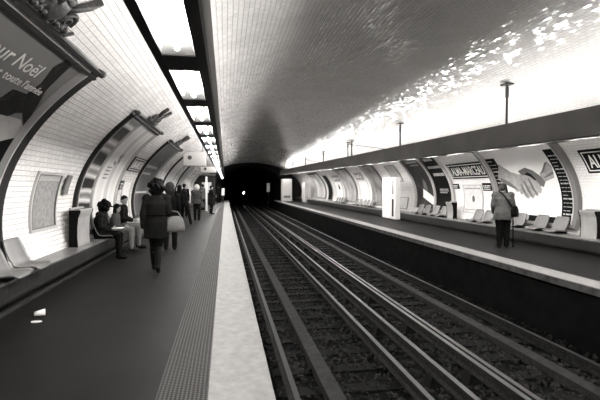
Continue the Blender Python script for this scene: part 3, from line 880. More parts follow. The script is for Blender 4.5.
def place_seat(side, y, label, group, z=None):
    if side == 'L': loc, rz = V((-2.70, y, 0.425)), -PI / 2
    else: loc, rz = V((8.37, y, 0.335)), PI / 2
    if not used:
        o = seat0; o.location = loc; o.rotation_euler = (0, 0, rz)
    else:
        o = copy_tree(seat0, None, loc, rz)
    used.append(o)
    tag(o, label, 'seat', group)
    return o
place_seat('L', 6.20, 'grey shell seat on the left ledge, the further of the two below the framed plan', 'shell seats on the left ledge')
place_seat('L', 5.62, 'grey shell seat on the left ledge, the nearer of two, cut by the photo edge', 'shell seats on the left ledge')
place_seat('L', 9.92, 'grey shell seat under the seated woman in the dark hat', 'shell seats on the left ledge')
place_seat('L', 10.85, 'grey shell seat under the seated child', 'shell seats on the left ledge')
place_seat('L', 11.55, 'grey shell seat under the seated dark-haired man', 'shell seats on the left ledge')
GR = 'shell seats on the right ledge'
place_seat('R', 10.15, 'grey shell seat under the handshake poster, nearest to the ledge bin', GR)
place_seat('R', 10.85, 'grey shell seat under the handshake poster, middle one of three', GR)
place_seat('R', 11.75, 'grey shell seat under the handshake poster, right beside the standing old man', GR)
place_seat('R', 13.3, 'grey shell seat just left of the standing old man, nearer of a pair', GR)
place_seat('R', 13.9, 'grey shell seat under the right network map, further of a pair', GR)
for k, (y, w) in enumerate(((16.3, 'nearest to the second ledge bin'), (16.95, 'second from the second ledge bin'), (17.75, 'third from the second ledge bin'), (18.4, 'fourth from the second ledge bin'))):
    place_seat('R', y, 'grey shell seat under the two dark posters, ' + w, GR)
for k, (y, w) in enumerate(((25.0, 'first'), (25.65, 'second'), (26.3, 'third'), (27.2, 'fourth'), (27.85, 'fifth'))):
    place_seat('R', y, 'distant grey shell seat just beyond the white cabinet, %s from it' % w, GR)
for k, (y, w) in enumerate(((31.0, 'first'), (31.7, 'second'), (32.4, 'third'), (33.1, 'fourth'))):
    place_seat('R', y, 'tiny far grey shell seat between the blank white panels, %s from the near one' % w, GR)

# ------------------------------------------------------------------ ledge bins: flared front, black ends, slot at the top
def make_bin(loc, rz, label, hgt, w=0.52, dk=1.0):
    root = thing('ledge_bin', label, 'bin', (0, 0, 0))
    prof = [(0.0, 0.0), (0.20, 0.0), (0.185, 0.18), (0.19, 0.36), (0.215, 0.52), (0.27, 0.62), (0.275, 0.66), (0.255, 0.672), (0.05, 0.672), (0.0, 0.64)]
    prof = [(a * dk, b * hgt / 0.672) for a, b in prof]
    MB().prism(prof, 'x', -w / 2 + 0.02, w / 2 - 0.02).build('body', M['bin'], root)
    side = [(0.0, 0.0)] + [(a + 0.006, b) for a, b in prof[1:7]] + [(0.0, prof[6][1])]
    for s in (-1, 1):
        MB().prism([(a * 1.0, b * 1.0) for a, b in side], 'x', s * (w / 2 - 0.02), s * w / 2).build('side_panel', M['black'], root)
    MB().box(-w / 2 + 0.07, w / 2 - 0.07, 0.07, 0.21 * dk, prof[7][1] - 0.003, prof[7][1] + 0.004).build('slot', M['black'], root)
    MB().box(-w / 2 + 0.02, w / 2 - 0.02, 0.0, 0.03, prof[7][1] - 0.02, prof[7][1] + 0.03, 0.006).build('rear_lip', M['bin'], root)
    root.location = loc; root.rotation_euler = (0, 0, rz)
    return root
make_bin((-2.70, 8.86, 0.425), -PI / 2, 'pale ledge bin with black end panel beside the seated woman in the hat', 0.66, 0.78, 0.68)
make_bin((8.22, 9.05, 0.335), PI / 2, 'pale ledge bin with black end panel at the right edge, beside the handshake poster', 0.62, 0.5, 0.75)
make_bin((8.26, 15.55, 0.335), PI / 2, 'pale ledge bin with black end panel between the dark posters and the network map', 0.60, 0.5, 0.75)

# ------------------------------------------------------------------ white cabinet on the right platform
root = thing('cabinet', 'tall narrow white cabinet standing on the right platform against the ledge', 'cabinet', (7.62, 20.3, 0))
MB().box(7.50, 7.735, 19.4, 21.1, 0.03, 1.92, 0.012).build('body', M['white'], root)
MB().box(7.53, 7.735, 19.45, 21.05, 0.0, 0.035).build('plinth', M['rail_dark'], root)
MB().box(7.488, 7.50, 19.95, 21.07, 0.08, 1.87, 0.003).build('door', M['white'], root)
d = MB().box(7.488, 7.50, 19.45, 19.93, 0.08, 1.87, 0.003).build('door', M['white'], root)
MB().box(7.478, 7.489, 19.58, 19.76, 0.15, 0.95, 0.003).build('grille', M['ink'], d)
MB().box(7.478, 7.489, 19.58, 19.76, 1.15, 1.82, 0.003).build('grille', M['ink_grey'], d)
# cabinets at the far end of the right platform
for (xa, xb, ya, yb, h, lb) in ((5.85, 6.95, 47.6, 48.5, 2.35, 'white cabinet at the far end of the right platform, beside the tunnel'),
                                (7.55, 8.0, 43.2, 45.0, 1.9, 'pale tall box against the right wall at the far end, next to the white cabinet')):
    root = thing('cabinet', lb, 'cabinet', ((xa + xb) / 2, (ya + yb) / 2, 0))
    MB().box(xa, xb, ya, yb, 0.0, h, 0.02).build('body', M['frame_light'], root)
    MB().box(xa + 0.05, xb - 0.05, ya - 0.015, ya, 0.15, h - 0.12, 0.004).build('door', M['frame_light'], root)
    MB().box(xa + 0.2, xb - 0.2, ya - 0.03, ya - 0.012, 0.35, 0.6, 0.004).build('vent', M['ink_grey'], root)

# ------------------------------------------------------------------ hanging signs over the left platform
def hanging(x0, x1, y, z0, z1, label):
    root = thing('hanging_sign', label, 'sign', ((x0 + x1) / 2, y, z0))
    MB().box(x0, x1, y - 0.09, y + 0.09, z0, z1, 0.015).build('box', M['hang_sign'], root)
    MB().box(x0 - 0.01, x1 + 0.01, y - 0.1, y + 0.1, z0 - 0.03, z0, 0.004).build('bottom_trim', M['fascia'], root)
    mb = MB(); cx = x0 + (x1 - x0) * 0.28; cz = (z0 + z1) / 2 + 0.05; r = 0.09
    mb.prism([(cx + r * math.cos(a * PI / 8), cz + r * math.sin(a * PI / 8)) for a in range(16)], 'y', y - 0.097, y - 0.089)
    mb.build('round_mark', M['ink_grey'], root)
    for x in (x0 + 0.15, x1 - 0.15):
        MB().tube([(x, y, z1), (x, y, vz(x) - 0.005)], 0.014, 6).build('rod', M['rod'], root)
hanging(-1.76, -0.82, 20.0, 2.40, 2.98, 'white box sign hung across the left platform, the larger and nearer one')
hanging(-1.45, -0.55, 28.0, 2.36, 2.70, 'smaller white box sign hung further along the left platform')
# white posts framing the end of the left platform
root = thing('post', 'white post standing at the far end of the left platform behind the waiting people', 'post', (-1.10, 27.2, 0))
MB().box(-1.15, -1.05, 27.15, 27.25, 0, 2.1, 0.01).build('shaft', M['white'], root)
MB().box(-1.19, -1.01, 27.11, 27.29, 0, 0.08, 0.008).build('foot', M['fascia'], root)
root = thing('end_screen', 'dark partition with a lit panel closing the far left platform', 'partition', (-1.6, 40.0, 0))
MB().box(-2.7, -0.9, 39.9, 40.1, 0.0, 2.5, 0.02).build('panel', M['frame_dark'], root)
MB().box(-2.0, -1.2, 39.87, 39.9, 1.0, 1.9, 0.01).build('pane', M['paper_grey'], root)
MB().box(-2.75, -0.85, 39.88, 40.12, 2.5, 2.58, 0.01).build('top_rail', M['fascia'], root)

# ------------------------------------------------------------------ lights and markers in the tunnel
def signal(x, y, z, h, label, panel=False):
    root = thing('tunnel_signal', label, 'signal', (x, y, -1.13))
    MB().tube([(x, y, -1.13), (x, y, z - h / 2)], 0.04, 8).build('mast', M['rod'], root)
    if panel:
        MB().box(x - 0.2, x + 0.2, y - 0.05, y + 0.05, z - h / 2, z + h / 2, 0.01).build('lit_panel', M['glow_panel'], root)
    else:
        MB().box(x - 0.16, x + 0.16, y - 0.02, y + 0.12, z - 0.25, z + 0.25, 0.02).build('housing', M['black'], root)
        MB().tube([(x, y - 0.06, z), (x, y - 0.02, z)], 0.085, 12).build('lamp', M['signal'], root)
        MB().tube([(x + 0.09, y - 0.06, z + 0.12), (x + 0.09, y - 0.02, z + 0.12)], 0.05, 10).build('lamp', M['signal'], root)
signal(2.35, 60.0, 0.72, 0.5, 'bright signal lamp between the tracks inside the dark tunnel')
signal(5.3, 57.0, 1.45, 1.1, 'lit white panel at the right side of the tunnel mouth', True)
root = thing('platform_marker', 'lit white marker panel at the far end of the left platform edge', 'marker', (-0.22, 46.0, 0))
MB().box(-0.38, -0.10, 45.95, 46.05, 0.65, 1.35, 0.01).build('panel', M['glow_panel'], root)
MB().tube([(-0.24, 46.0, 0), (-0.24, 46.0, 0.66)], 0.04, 8).build('post', M['rod'], root)

# ------------------------------------------------------------------ litter on the left platform
cx, cy = -2.11, 5.60
root = thing('paper_cup', 'crushed white paper cup lying on the left platform', 'cup', (cx, cy, 0))
dr = V((0.97, 0.24, 0)); p0 = V((cx - 0.055, cy - 0.012, 0.030)); p1 = p0 + dr * 0.105 + V((0, 0, 0.012))
mb = MB()
seg = 20
def cring(p, r):
    sd = V((-dr.y, dr.x, 0)); up = V((0, 0, 1))
    return [mb.bm.verts.new(p + sd * (r * math.cos(2 * PI * k / seg)) + up * (r * 0.86 * math.sin(2 * PI * k / seg))) for k in range(seg)]
rg = [cring(p0, 0.001), cring(p0, 0.030), cring(p1, 0.042), cring(p1, 0.039), cring(p0 + dr * 0.006, 0.027), cring(p0 + dr * 0.006, 0.001)]
for a, b in zip(rg, rg[1:]):
    for k in range(seg): mb.bm.faces.new((a[k], a[(k + 1) % seg], b[(k + 1) % seg], b[k]))
mb.build('cup_wall', M['cup'], root, smooth=True)
pts = [p1 + V((-dr.y, dr.x, 0)) * 0.042 * math.cos(2 * PI * k / 16) + V((0, 0, 0.042 * .86 * math.sin(2 * PI * k / 16))) for k in range(17)]
MB().tube(pts, 0.0035, 6).build('rim', M['cup'], root)
mb = MB()
lx, ly = -2.06, 5.36
mb.prism([(lx + 0.05 * math.cos(a * PI / 10) * (1.2 if a < 10 else 1), ly + 0.038 * math.sin(a * PI / 10)) for a in range(20)], 'z', 0.0005, 0.006)
tag(mb.build('cup_lid', M['cup']), 'flat pale lid lying beside the paper cup on the left platform', 'lid')
# ------------------------------------------------------------------ people
def remesh(bm, name, voxel, smooth=4, disp=None):
    me = bpy.data.meshes.new('raw'); bmesh.ops.recalc_face_normals(bm, faces=bm.faces); bm.to_mesh(me); bm.free()
    o = bpy.data.objects.new('raw', me); COL.objects.link(o)
    r = o.modifiers.new('r', 'REMESH'); r.mode = 'VOXEL'; r.voxel_size = voxel
    if smooth:
        s = o.modifiers.new('s', 'SMOOTH'); s.iterations = smooth; s.factor = 0.5
    bpy.context.view_layer.update()
    dg = bpy.context.evaluated_depsgraph_get()
    out = bmesh.new(); out.from_mesh(o.evaluated_get(dg).to_mesh())
    o.evaluated_get(dg).to_mesh_clear()
    bpy.data.objects.remove(o); bpy.data.meshes.remove(me)
    if disp:
        amp, sc = disp
        for v in out.verts:
            v.co += v.co.normalized() * 0 + V((noise.noise(v.co * sc), noise.noise(v.co * sc + V((9, 0, 0))), noise.noise(v.co * sc + V((0, 9, 0))))) * amp
    return out

BASE = dict(pelvis=(0, 0, .88), waist=(0, 0, 1.02), chest=(0, 0, 1.22), neck=(0, 0, 1.37), head=(0, .02, 1.525),
            shL=(-.165, 0, 1.325), elL=(-.205, -.02, 1.06), wrL=(-.205, .04, .83),
            shR=(.165, 0, 1.325), elR=(.205, -.02, 1.06), wrR=(.205, .04, .83),
            hpL=(-.085, 0, .86), knL=(-.09, .02, .47), anL=(-.09, -.02, .085), toL=(-.10, .13, .03),
            hpR=(.085, 0, .86), knR=(.09, .02, .47), anR=(.09, -.02, .085), toR=(.10, .13, .03))

class Figure:
    def __init__(s, name, label, loc, rz, h=1.65, pose=None, head_yaw=0.0, head_pitch=0.0, bulk=1.0, voxel=0.008, hand_curl=0.6):
        s.k = h / 1.65; s.J = {k: V(v) for k, v in BASE.items()}
        for k, v in (pose or {}).items(): s.J[k] = V(v)
        s.J = {k: v * s.k for k, v in s.J.items()}
        s.b = bulk; s.vox = voxel; s.loc = V(loc); s.rz = rz
        s.HR = Euler((head_pitch, 0, head_yaw)).to_matrix()
        J, k, b = s.J, s.k, bulk
        mb = MB()
        s.torso(mb, 0.0)
        mb.cap(J['neck'] - V((0, 0, .03 * k)), J['head'] - V((0, .015 * k, .05 * k)), .052 * k, .047 * k)
        H = J['head']
        def hp(x, y, z): return H + s.HR @ V((x * k, y * k, z * k))
        s.hp = hp
        mb.ell(hp(0, -.005, .025), (.074 * k, .092 * k, .088 * k), s.HR)
        mb.ell(hp(0, .018, -.045), (.056 * k, .066 * k, .070 * k), s.HR)
        mb.ell(hp(0, .058, -.088), (.028 * k, .026 * k, .022 * k), s.HR)              # chin
        mb.cap(hp(0, .082, .012), hp(0, .103, -.028), .009 * k, .015 * k)             # nose
        mb.ell(hp(0, .078, -.060), (.024 * k, .014 * k, .010 * k), s.HR)              # lips
        mb.ell(hp(0, .076, .030), (.045 * k, .014 * k, .009 * k), s.HR)               # brow
        for sx in (-1, 1):
            mb.ell(hp(sx * .076, -.005, -.005), (.009 * k, .020 * k, .032 * k), s.HR) # ears
        for sd in 'LR':
            sh, el, wr = J['sh' + sd], J['el' + sd], J['wr' + sd]
            mb.cap(sh, el, .050 * k * b, .038 * k * b); mb.cap(el, wr, .038 * k * b, .026 * k)
            s.hand(mb, sd, el, wr, hand_curl)
            hpj, kn, an, to = J['hp' + sd], J['kn' + sd], J['an' + sd], J['to' + sd]
            mb.cap(hpj, kn, .080 * k * b, .052 * k * b)
            calf = kn.lerp(an, .35) + V((0, -.012 * k, 0))
            mb.cap(kn, calf, .052 * k * b, .052 * k * b); mb.cap(calf, an, .050 * k * b, .036 * k)
            mb.cap(an - V((0, 0, .035 * k)), to, .036 * k, .026 * k)
        bm = remesh(mb.bm, 'person', voxel, 3)
        s.body = s.put('person', bm, M['skin'], None)
        tag(s.body, label, 'person')
        ey = MB()
        for sx in (-1, 1): ey.ell(hp(sx * .030, .080, .008), (.011 * k, .007 * k, .006 * k), s.HR, 2)
        s.put('eyes', ey.fix().bm, M['hair'], s.body)
    def torso(s, mb, off):
        J, k, b = s.J, s.k, s.b
        P, W_, C, N = J['pelvis'], J['waist'], J['chest'], J['neck']
        o = off
        mb.loft([(P - V((0, 0, .09 * k)), .12 * k * b + o, .09 * k * b + o), (P, .165 * k * b + o, .115 * k * b + o), (W_, .135 * k * b + o, .10 * k * b + o),
                 (C, .165 * k * b + o, .115 * k * b + o), (N - V((0, 0, .05 * k)), .15 * k * b + o, .085 * k * b + o), (N - V((0, 0, .01 * k)), .075 * k + o, .06 * k + o), (N + V((0, 0, .02 * k)), .05 * k + o, .05 * k + o)])
        mb.ell(J['shL'], (.058 * k * b + o, .055 * k * b + o, .055 * k * b + o)); mb.ell(J['shR'], (.058 * k * b + o, .055 * k * b + o, .055 * k * b + o))
    def hand(s, mb, sd, el, wr, curl):
        k = s.k
        d = (wr - el).normalized()
        inward = V((1, 0, 0)) if sd == 'L' else V((-1, 0, 0))
        n = (inward - d * inward.dot(d)).normalized()            # palm faces the body
        w = d.cross(n)
        if w.y < 0: w = -w                                         # thumb side forward
        if abs(w.y) < .2 and w.z < 0: w = -w
        s.hd = getattr(s, 'hd', {}); s.hd[sd] = (d, n, w)
        for a in (-.024, -.008, .008, .024):
            mb.cap(wr + w * a * .7 * k, wr + d * .085 * k + w * a * k, .014 * k, .012 * k, 8)
        for a, l in ((.028, .070), (.0095, .080), (-.0095, .074), (-.028, .056)):
            p0 = wr + d * .088 * k + w * a * k
            d1 = (d + n * curl * .5).normalized(); d2 = (d + n * curl * 1.7).normalized()
            p1 = p0 + d1 * l * .5 * k; p2 = p1 + d2 * l * .5 * k
            mb.cap(p0, p1, .0092 * k, .0085 * k, 8); mb.cap(p1, p2, .0085 * k, .007 * k, 8)
        t0 = wr + d * .025 * k + w * .022 * k
        t1 = t0 + (d * .6 + w * .75 + n * .25).normalized() * .04 * k
        t2 = t1 + (d * .9 + w * .25 + n * .4).normalized() * .035 * k
        mb.cap(t0, t1, .0125 * k, .011 * k, 8); mb.cap(t1, t2, .0105 * k, .008 * k, 8)
        s.grip = getattr(s, 'grip', {}); s.grip[sd] = wr + d * .10 * k + n * .03 * k
    def put(s, name, bm, m, parent, smooth=True):
        """local build -> mesh in the figure's own frame"""
        bm.normal_update()
        me = bpy.data.meshes.new(name); bm.to_mesh(me); bm.free()
        me.materials.append(m)
        if smooth: me.polygons.foreach_set('use_smooth', [True] * len(me.polygons))
        o = bpy.data.objects.new(name, me); COL.objects.link(o)
        if parent is None:
            o.location = s.loc; o.rotation_euler = (0, 0, s.rz)
        else:
            o.parent = parent
        ORG[o] = s.loc
        return o
    def world(s, p):
        return s.loc + Matrix.Rotation(s.rz, 3, 'Z') @ V(p)
    # ---- clothing
    def top(s, name, m, hem=None, flare=.03, off=.022, sleeve=.016, collar=True, voxel=.012, belt=None, hood=False, seated=False):
        J, k = s.J, s.k
        mb = MB(); s.torso(mb, off * k)
        if hem is not None and not seated:
            P = J['pelvis']; b = s.b
            hz = hem * k
            hpm = (J['hpL'] + J['hpR']) / 2; knm = (J['knL'] + J['knR']) / 2
            t = max(0, min(1, (P.z - hz) / max(.05, (P.z - knm.z))))
            cx = P.lerp(V((knm.x, knm.y, P.z)), t)
            mb.loft([(V((cx.x, cx.y, hz)), .165 * k * b + off * k + flare * k, .125 * k * b + off * k + flare * k), (P, .165 * k * b + off * k + .004, .12 * k * b + off * k + .004), (J['waist'], .135 * k * b + off * k, .10 * k * b + off * k)])
        if seated:
            for sd in 'LR': mb.cap(J['hp' + sd], J['hp' + sd].lerp(J['kn' + sd], .55), .085 * k * s.b + off * k * .6, .075 * k * s.b)
        for sd in 'LR':
            sh, el, wr = J['sh' + sd], J['el' + sd], J['wr' + sd]
            mb.cap(sh, el, .052 * k * s.b + sleeve * k, .042 * k * s.b + sleeve * k)
            mb.cap(el, wr.lerp(el, .04), .042 * k * s.b + sleeve * k, .030 * k + sleeve * k)
        if collar:
            mb.loft([(J['neck'] - V((0, 0, .05 * k)), .095 * k, .085 * k), (J['neck'] + V((0, .0, .045 * k)), .078 * k, .075 * k)])
        if hood:
            mb.ell(J['neck'] + V((0, -.075 * k, .02 * k)), (.11 * k, .07 * k, .085 * k))
        bm = remesh(mb.bm, name, voxel, 4, (.006, 14))
        c = s.put(name, bm, m, s.body)
        if belt:
            mb = MB(); W_ = J['waist']
            n = 28; pts = [W_ + V(((.135 * k * s.b + off * k + .012) * math.cos(2 * PI * i / n), (.10 * k * s.b + off * k + .012) * math.sin(2 * PI * i / n), 0)) for i in range(n + 1)]
            mb.tube(pts, .018 * k, 8, closed=False); s.put('belt', mb.fix().bm, belt, c)
        return c
    def legs(s, name, m, extra=.014, end=.0, voxel=.012):
        J, k = s.J, s.k; mb = MB(); b = s.b
        P = J['pelvis']
        mb.loft([(P - V((0, 0, .10 * k)), .135 * k * b, .10 * k * b), (P, .165 * k * b + .012, .115 * k * b + .012), (P + V((0, 0, .07 * k)), .15 * k * b + .01, .105 * k * b + .01)])
        for sd in 'LR':
            a = J['kn' + sd].lerp(J['an' + sd], 1 - end)
            mb.cap(J['hp' + sd], J['kn' + sd], .082 * k * b + extra * k, .055 * k * b + extra * k)
            mb.cap(J['kn' + sd], a, .055 * k * b + extra * k, .040 * k + extra * k)
        return s.put(name, remesh(mb.bm, name, voxel, 4, (.004, 16)), m, s.body)
    def shoes(s, m, shaft=0.0, heel=0.0, name='shoe'):
        J, k = s.J, s.k
        for sd in 'LR':
            an, to, kn = J['an' + sd], J['to' + sd], J['kn' + sd]
            mb = MB()
            f = (to - an); f.z = 0; f.normalize()
            mb.cap(an - V((0, 0, .035 * k)), to, .046 * k, .036 * k)
            mb.cap(an - V((0, 0, .03 * k)) - f * .035 * k, an, .042 * k, .046 * k)
            if shaft:
                tp = an.lerp(kn, shaft)
                mb.cap(an, an.lerp(tp, .5), .047 * k, .060 * k); mb.cap(an.lerp(tp, .5), tp, .060 * k, .066 * k)
            if heel:
                hb = an - f * .05 * k
                mb.cap(hb - V((0, 0, .04 * k)), hb - V((0, 0, heel)), .022 * k, .014 * k)
            bm = remesh(mb.bm, name, .009, 2)
            s.put(name, bm, m, s.body)
    def hair(s, m, style='short', scale=1.0):
        k = s.k; hp = s.hp; mb = MB()
        q = scale
        if style == 'short':
            mb.ell(hp(0, -.012, .042), (.083 * k, .098 * k, .085 * k), s.HR); mb.ell(hp(0, -.040, .0), (.078 * k, .070 * k, .085 * k), s.HR)
        elif style == 'bob':
            mb.ell(hp(0, -.014, .040), (.093 * k * q, .105 * k * q, .092 * k * q), s.HR)
            mb.ell(hp(0, -.045, -.035), (.098 * k * q, .075 * k * q, .11 * k * q), s.HR)
            for sx in (-1, 1): mb.ell(hp(sx * .075, -.01, -.04), (.03 * k * q, .055 * k * q, .10 * k * q), s.HR)
        elif style == 'curly':
            mb.ell(hp(0, -.025, .035), (.125 * k, .125 * k, .115 * k), s.HR)
            mb.ell(hp(0, -.05, -.06), (.12 * k, .09 * k, .10 * k), s.HR)
            for i in range(46):
                a = i * 2.4; z = -1 + 2 * ((i * 37) % 46) / 46
                r = math.sqrt(max(0, 1 - z * z))
                p = hp(.125 * r * math.cos(a), -.035 + .115 * r * math.sin(a), .005 + .135 * z)
                if (p - s.J['head']).y > .07 * k and z < .4: continue
                mb.ell(p, (.036 * k,) * 3, None, 2)
        elif style == 'long':
            mb.ell(hp(0, -.014, .040), (.090 * k, .104 * k, .090 * k), s.HR)
            mb.ell(hp(0, -.055, -.09), (.088 * k, .055 * k, .16 * k), s.HR)
            for sx in (-1, 1): mb.ell(hp(sx * .072, .0, -.06), (.024 * k, .05 * k, .12 * k), s.HR)
        bm = remesh(mb.bm, 'hair', .008, 1, (.006, 30))
        return s.put('hair', bm, m, s.body)
    def hat(s, m, kind='beanie', name='hat'):
        k = s.k; hp = s.hp; mb = MB()
        if kind == 'beanie':
            mb.ell(hp(0, -.012, .055), (.092 * k, .106 * k, .088 * k), s.HR); mb.ell(hp(0, -.015, .03), (.098 * k, .112 * k, .030 * k), s.HR)
        elif kind == 'brim':
            mb.ell(hp(0, -.012, .065), (.095 * k, .108 * k, .085 * k), s.HR); mb.ell(hp(0, .035, .045), (.125 * k, .135 * k, .020 * k), s.HR)
        elif kind == 'furhood':
            for i in range(20):
                a = 2 * PI * i / 20
                mb.ell(hp(.105 * math.cos(a), -.03, .0 + .12 * math.sin(a)), (.04 * k,) * 3, None, 2)
            mb.ell(hp(0, -.06, -.01), (.105 * k, .07 * k, .12 * k), s.HR)
        return s.put(name, remesh(mb.bm, name, .008, 1, (.004, 25)), m, s.body)

def handbag(name, label, centre, size, m, straps, strap_m, rz=0.0, cat='bag', r=.009, taper=.8):
    """soft bag: pillow body with folded top and strap tubes through given points (world)"""
    c = V(centre); root = thing(name, label, cat, c - V((0, 0, size[2] / 2)))
    mb = MB(); R3 = Matrix.Rotation(rz, 3, 'Z')
    seg = 24; rings = []
    for t, fx, fy in ((0, .55, .3), (.04, .92, .85), (.3, 1.0, 1.0), (.65, .93, .85), (.9, taper, .42), (1.0, taper * .95, .2)):
        ring_ = []
        for i in range(seg):
            a = 2 * PI * i / seg
            ca, sa = math.cos(a), math.sin(a)
            x = math.copysign(abs(ca) ** .6, ca) * size[0] / 2 * fx; y = math.copysign(abs(sa) ** .8, sa) * size[1] / 2 * fy
            ring_.append(mb.bm.verts.new(c + R3 @ V((x, y, (t - .5) * size[2] - .04 * size[2] * math.cos(2 * a) * t))))
        rings.append(ring_)
    for a, b in zip(rings, rings[1:]):
        for i in range(seg): mb.bm.faces.new((a[i], a[(i + 1) % seg], b[(i + 1) % seg], b[i]))
    mb.bm.faces.new(rings[0][::-1]); mb.bm.faces.new(rings[-1])
    mb.build('bag_body', m, root, smooth=True)
    for pts in straps:
        MB().tube(pts, r, 8).build('strap', strap_m, root, smooth=True)
    return root

# 1. woman walking away down the left platform, curly dark hair, belted coat, tall boots, pale bag in the crook of her arm
f = Figure('person', 'woman in dark belted coat and boots walking away, carrying a pale bag', (-1.17, 8.1, 0), 0.06, 1.60,
           dict(pelvis=(0, .0, .90), waist=(0, .0, 1.04), chest=(0, .01, 1.23), neck=(0, .02, 1.38), head=(0, .045, 1.53),
                hpL=(-.08, 0, .87), hpR=(.08, 0, .87),
                knL=(-.075, .14, .49), anL=(-.06, .13, .12), toL=(-.065, .27, .06),
                knR=(.035, .03, .47), anR=(.03, -.20, .16), toR=(.03, -.10, .05),
                shL=(-.165, .02, 1.33), elL=(-.225, -.03, 1.06), wrL=(-.235, .02, .82),
                shR=(.165, .02, 1.33), elR=(.225, -.04, 1.07), wrR=(.20, .17, 1.00)), voxel=.007)
f.hair(M['hair'], 'curly')
f.top('coat', M['coat'], hem=.62, flare=.035, belt=M['coat2'], off=.026)
f.legs('tights', M['trouser'], extra=.006)
f.shoes(M['boot'], shaft=.85, heel=.07, name='boot')
bc = f.world(V((.30, .03, .86)) * f.k); arm = f.world(V((.225, .06, 1.075)) * f.k)
handbag('handbag', 'pale leather handbag hanging from the arm of the woman walking away', bc, (.36, .17, .27), M['bag'],
        [[bc + V((-.13, -.03, .11)), bc + V((-.10, -.02, .22)), arm + V((.0, -.02, .03)), bc + V((.06, -.02, .22)), bc + V((.12, -.03, .11))],
         [bc + V((-.13, .04, .11)), bc + V((-.09, .05, .21)), arm + V((.0, .03, .03)), bc + V((.06, .05, .21)), bc + V((.12, .04, .11))]], M['bag'], .05)

# 2. person right behind her
f = Figure('person', 'person with round brown hair and dark clothes, half hidden behind the walking woman', (-1.27, 10.9, 0), 0.02, 1.58,
           dict(knR=(.09, .10, .47), anR=(.09, .08, .085), toR=(.1, .24, .03), knL=(-.09, -.02, .47), anL=(-.09, -.14, .12), toL=(-.1, .0, .04)))
f.hair(M['hair2'], 'bob', 1.22); f.top('jacket', M['coat2'], hem=.70, flare=.02); f.legs('trousers', M['trouser'], .02); f.shoes(M['boot'])

# 3. leaning figure striding to the left
f = Figure('person', 'person in black striding with one leg stretched back, beyond the brown-haired person', (-1.62, 18.4, 0), -.15, 1.62,
           dict(pelvis=(.02, 0, .86), waist=(-.03, .02, .99), chest=(-.10, .05, 1.19), neck=(-.15, .07, 1.34), head=(-.19, .10, 1.48),
                shL=(-.30, .06, 1.29), shR=(.03, .06, 1.30), elL=(-.33, .06, 1.03), wrL=(-.30, .14, .82), elR=(.10, .0, 1.05), wrR=(.12, .06, .83),
                hpL=(-.06, 0, .84), hpR=(.10, 0, .84), knL=(-.10, .16, .48), anL=(-.10, .12, .09), toL=(-.12, .26, .03), knR=(.21, -.06, .47), anR=(.32, -.22, .12), toR=(.33, -.08, .04)))
f.hair(M['hair'], 'long'); f.top('coat', M['coat2'], hem=.72, flare=.02); f.legs('trousers', M['trouser'], .016); f.shoes(M['boot'])

# 4. person with pale fur hood in the middle of the group
f = Figure('person', 'person in grey jacket with pale fur hood walking away in the middle of the platform', (-1.24, 20.4, 0), 0.0, 1.58,
           dict(knL=(-.09, .06, .47), anL=(-.09, .05, .085), toL=(-.1, .2, .03), anR=(.09, -.08, .09), toR=(.1, .06, .03)), bulk=1.08)
f.hair(M['hair'], 'short'); f.hat(M['fur'], 'furhood', 'fur_hood'); f.top('jacket', M['jacket2'], hem=.80, flare=.02, off=.035, hood=False); f.legs('trousers', M['trouser'], .016); f.shoes(M['boot'])
gp = f.world(f.grip['R'])
handbag('tote_bag', 'grey bag held by the person in the fur-hooded jacket', gp + V((.02, -.02, -.0)), (.26, .10, .24), M['jacket'],
        [[gp + V((-.08, -.02, .1)), gp + V((-.03, -.02, .24)), gp + V((.05, -.02, .24)), gp + V((.11, -.02, .1))]], M['coat3'])

# 5-8. further people down the left platform
f = Figure('person', 'person in black coat to the left of the fur-hooded person, far down the platform', (-2.0, 23.0, 0), .1, 1.66)
f.hair(M['hair'], 'short'); f.top('coat', M['coat2'], hem=.66); f.legs('trousers', M['trouser'], .016); f.shoes(M['boot'])
f = Figure('person', 'bare-headed person in pale scarf and dark coat beyond the group, near the white post', (-1.45, 30.0, 0), .9, 1.68)
f.hair(M['hair'], 'short'); c = f.top('coat', M['jacket'], hem=.70); f.legs('trousers', M['trouser'], .016); f.shoes(M['boot'])
f = Figure('person', 'person in long dark coat standing alone by the warning strip, turned to the track', (-.78, 25.5, 0), -1.2, 1.58,
           dict(elL=(-.21, .05, 1.08), wrL=(-.12, .20, 1.04), elR=(.21, .05, 1.08), wrR=(.12, .20, 1.02)))
f.hair(M['hair'], 'short'); f.top('coat', M['coat'], hem=.50, flare=.03, off=.03); f.legs('trousers', M['trouser'], .012); f.shoes(M['boot'])
f = Figure('person', 'tiny dark figure at the very end of the left platform next to the edge', (-.62, 44.0, 0), .4, 1.66)
f.hair(M['hair'], 'short'); f.top('coat', M['coat2'], hem=.66); f.legs('trousers', M['trouser'], .016); f.shoes(M['boot'])

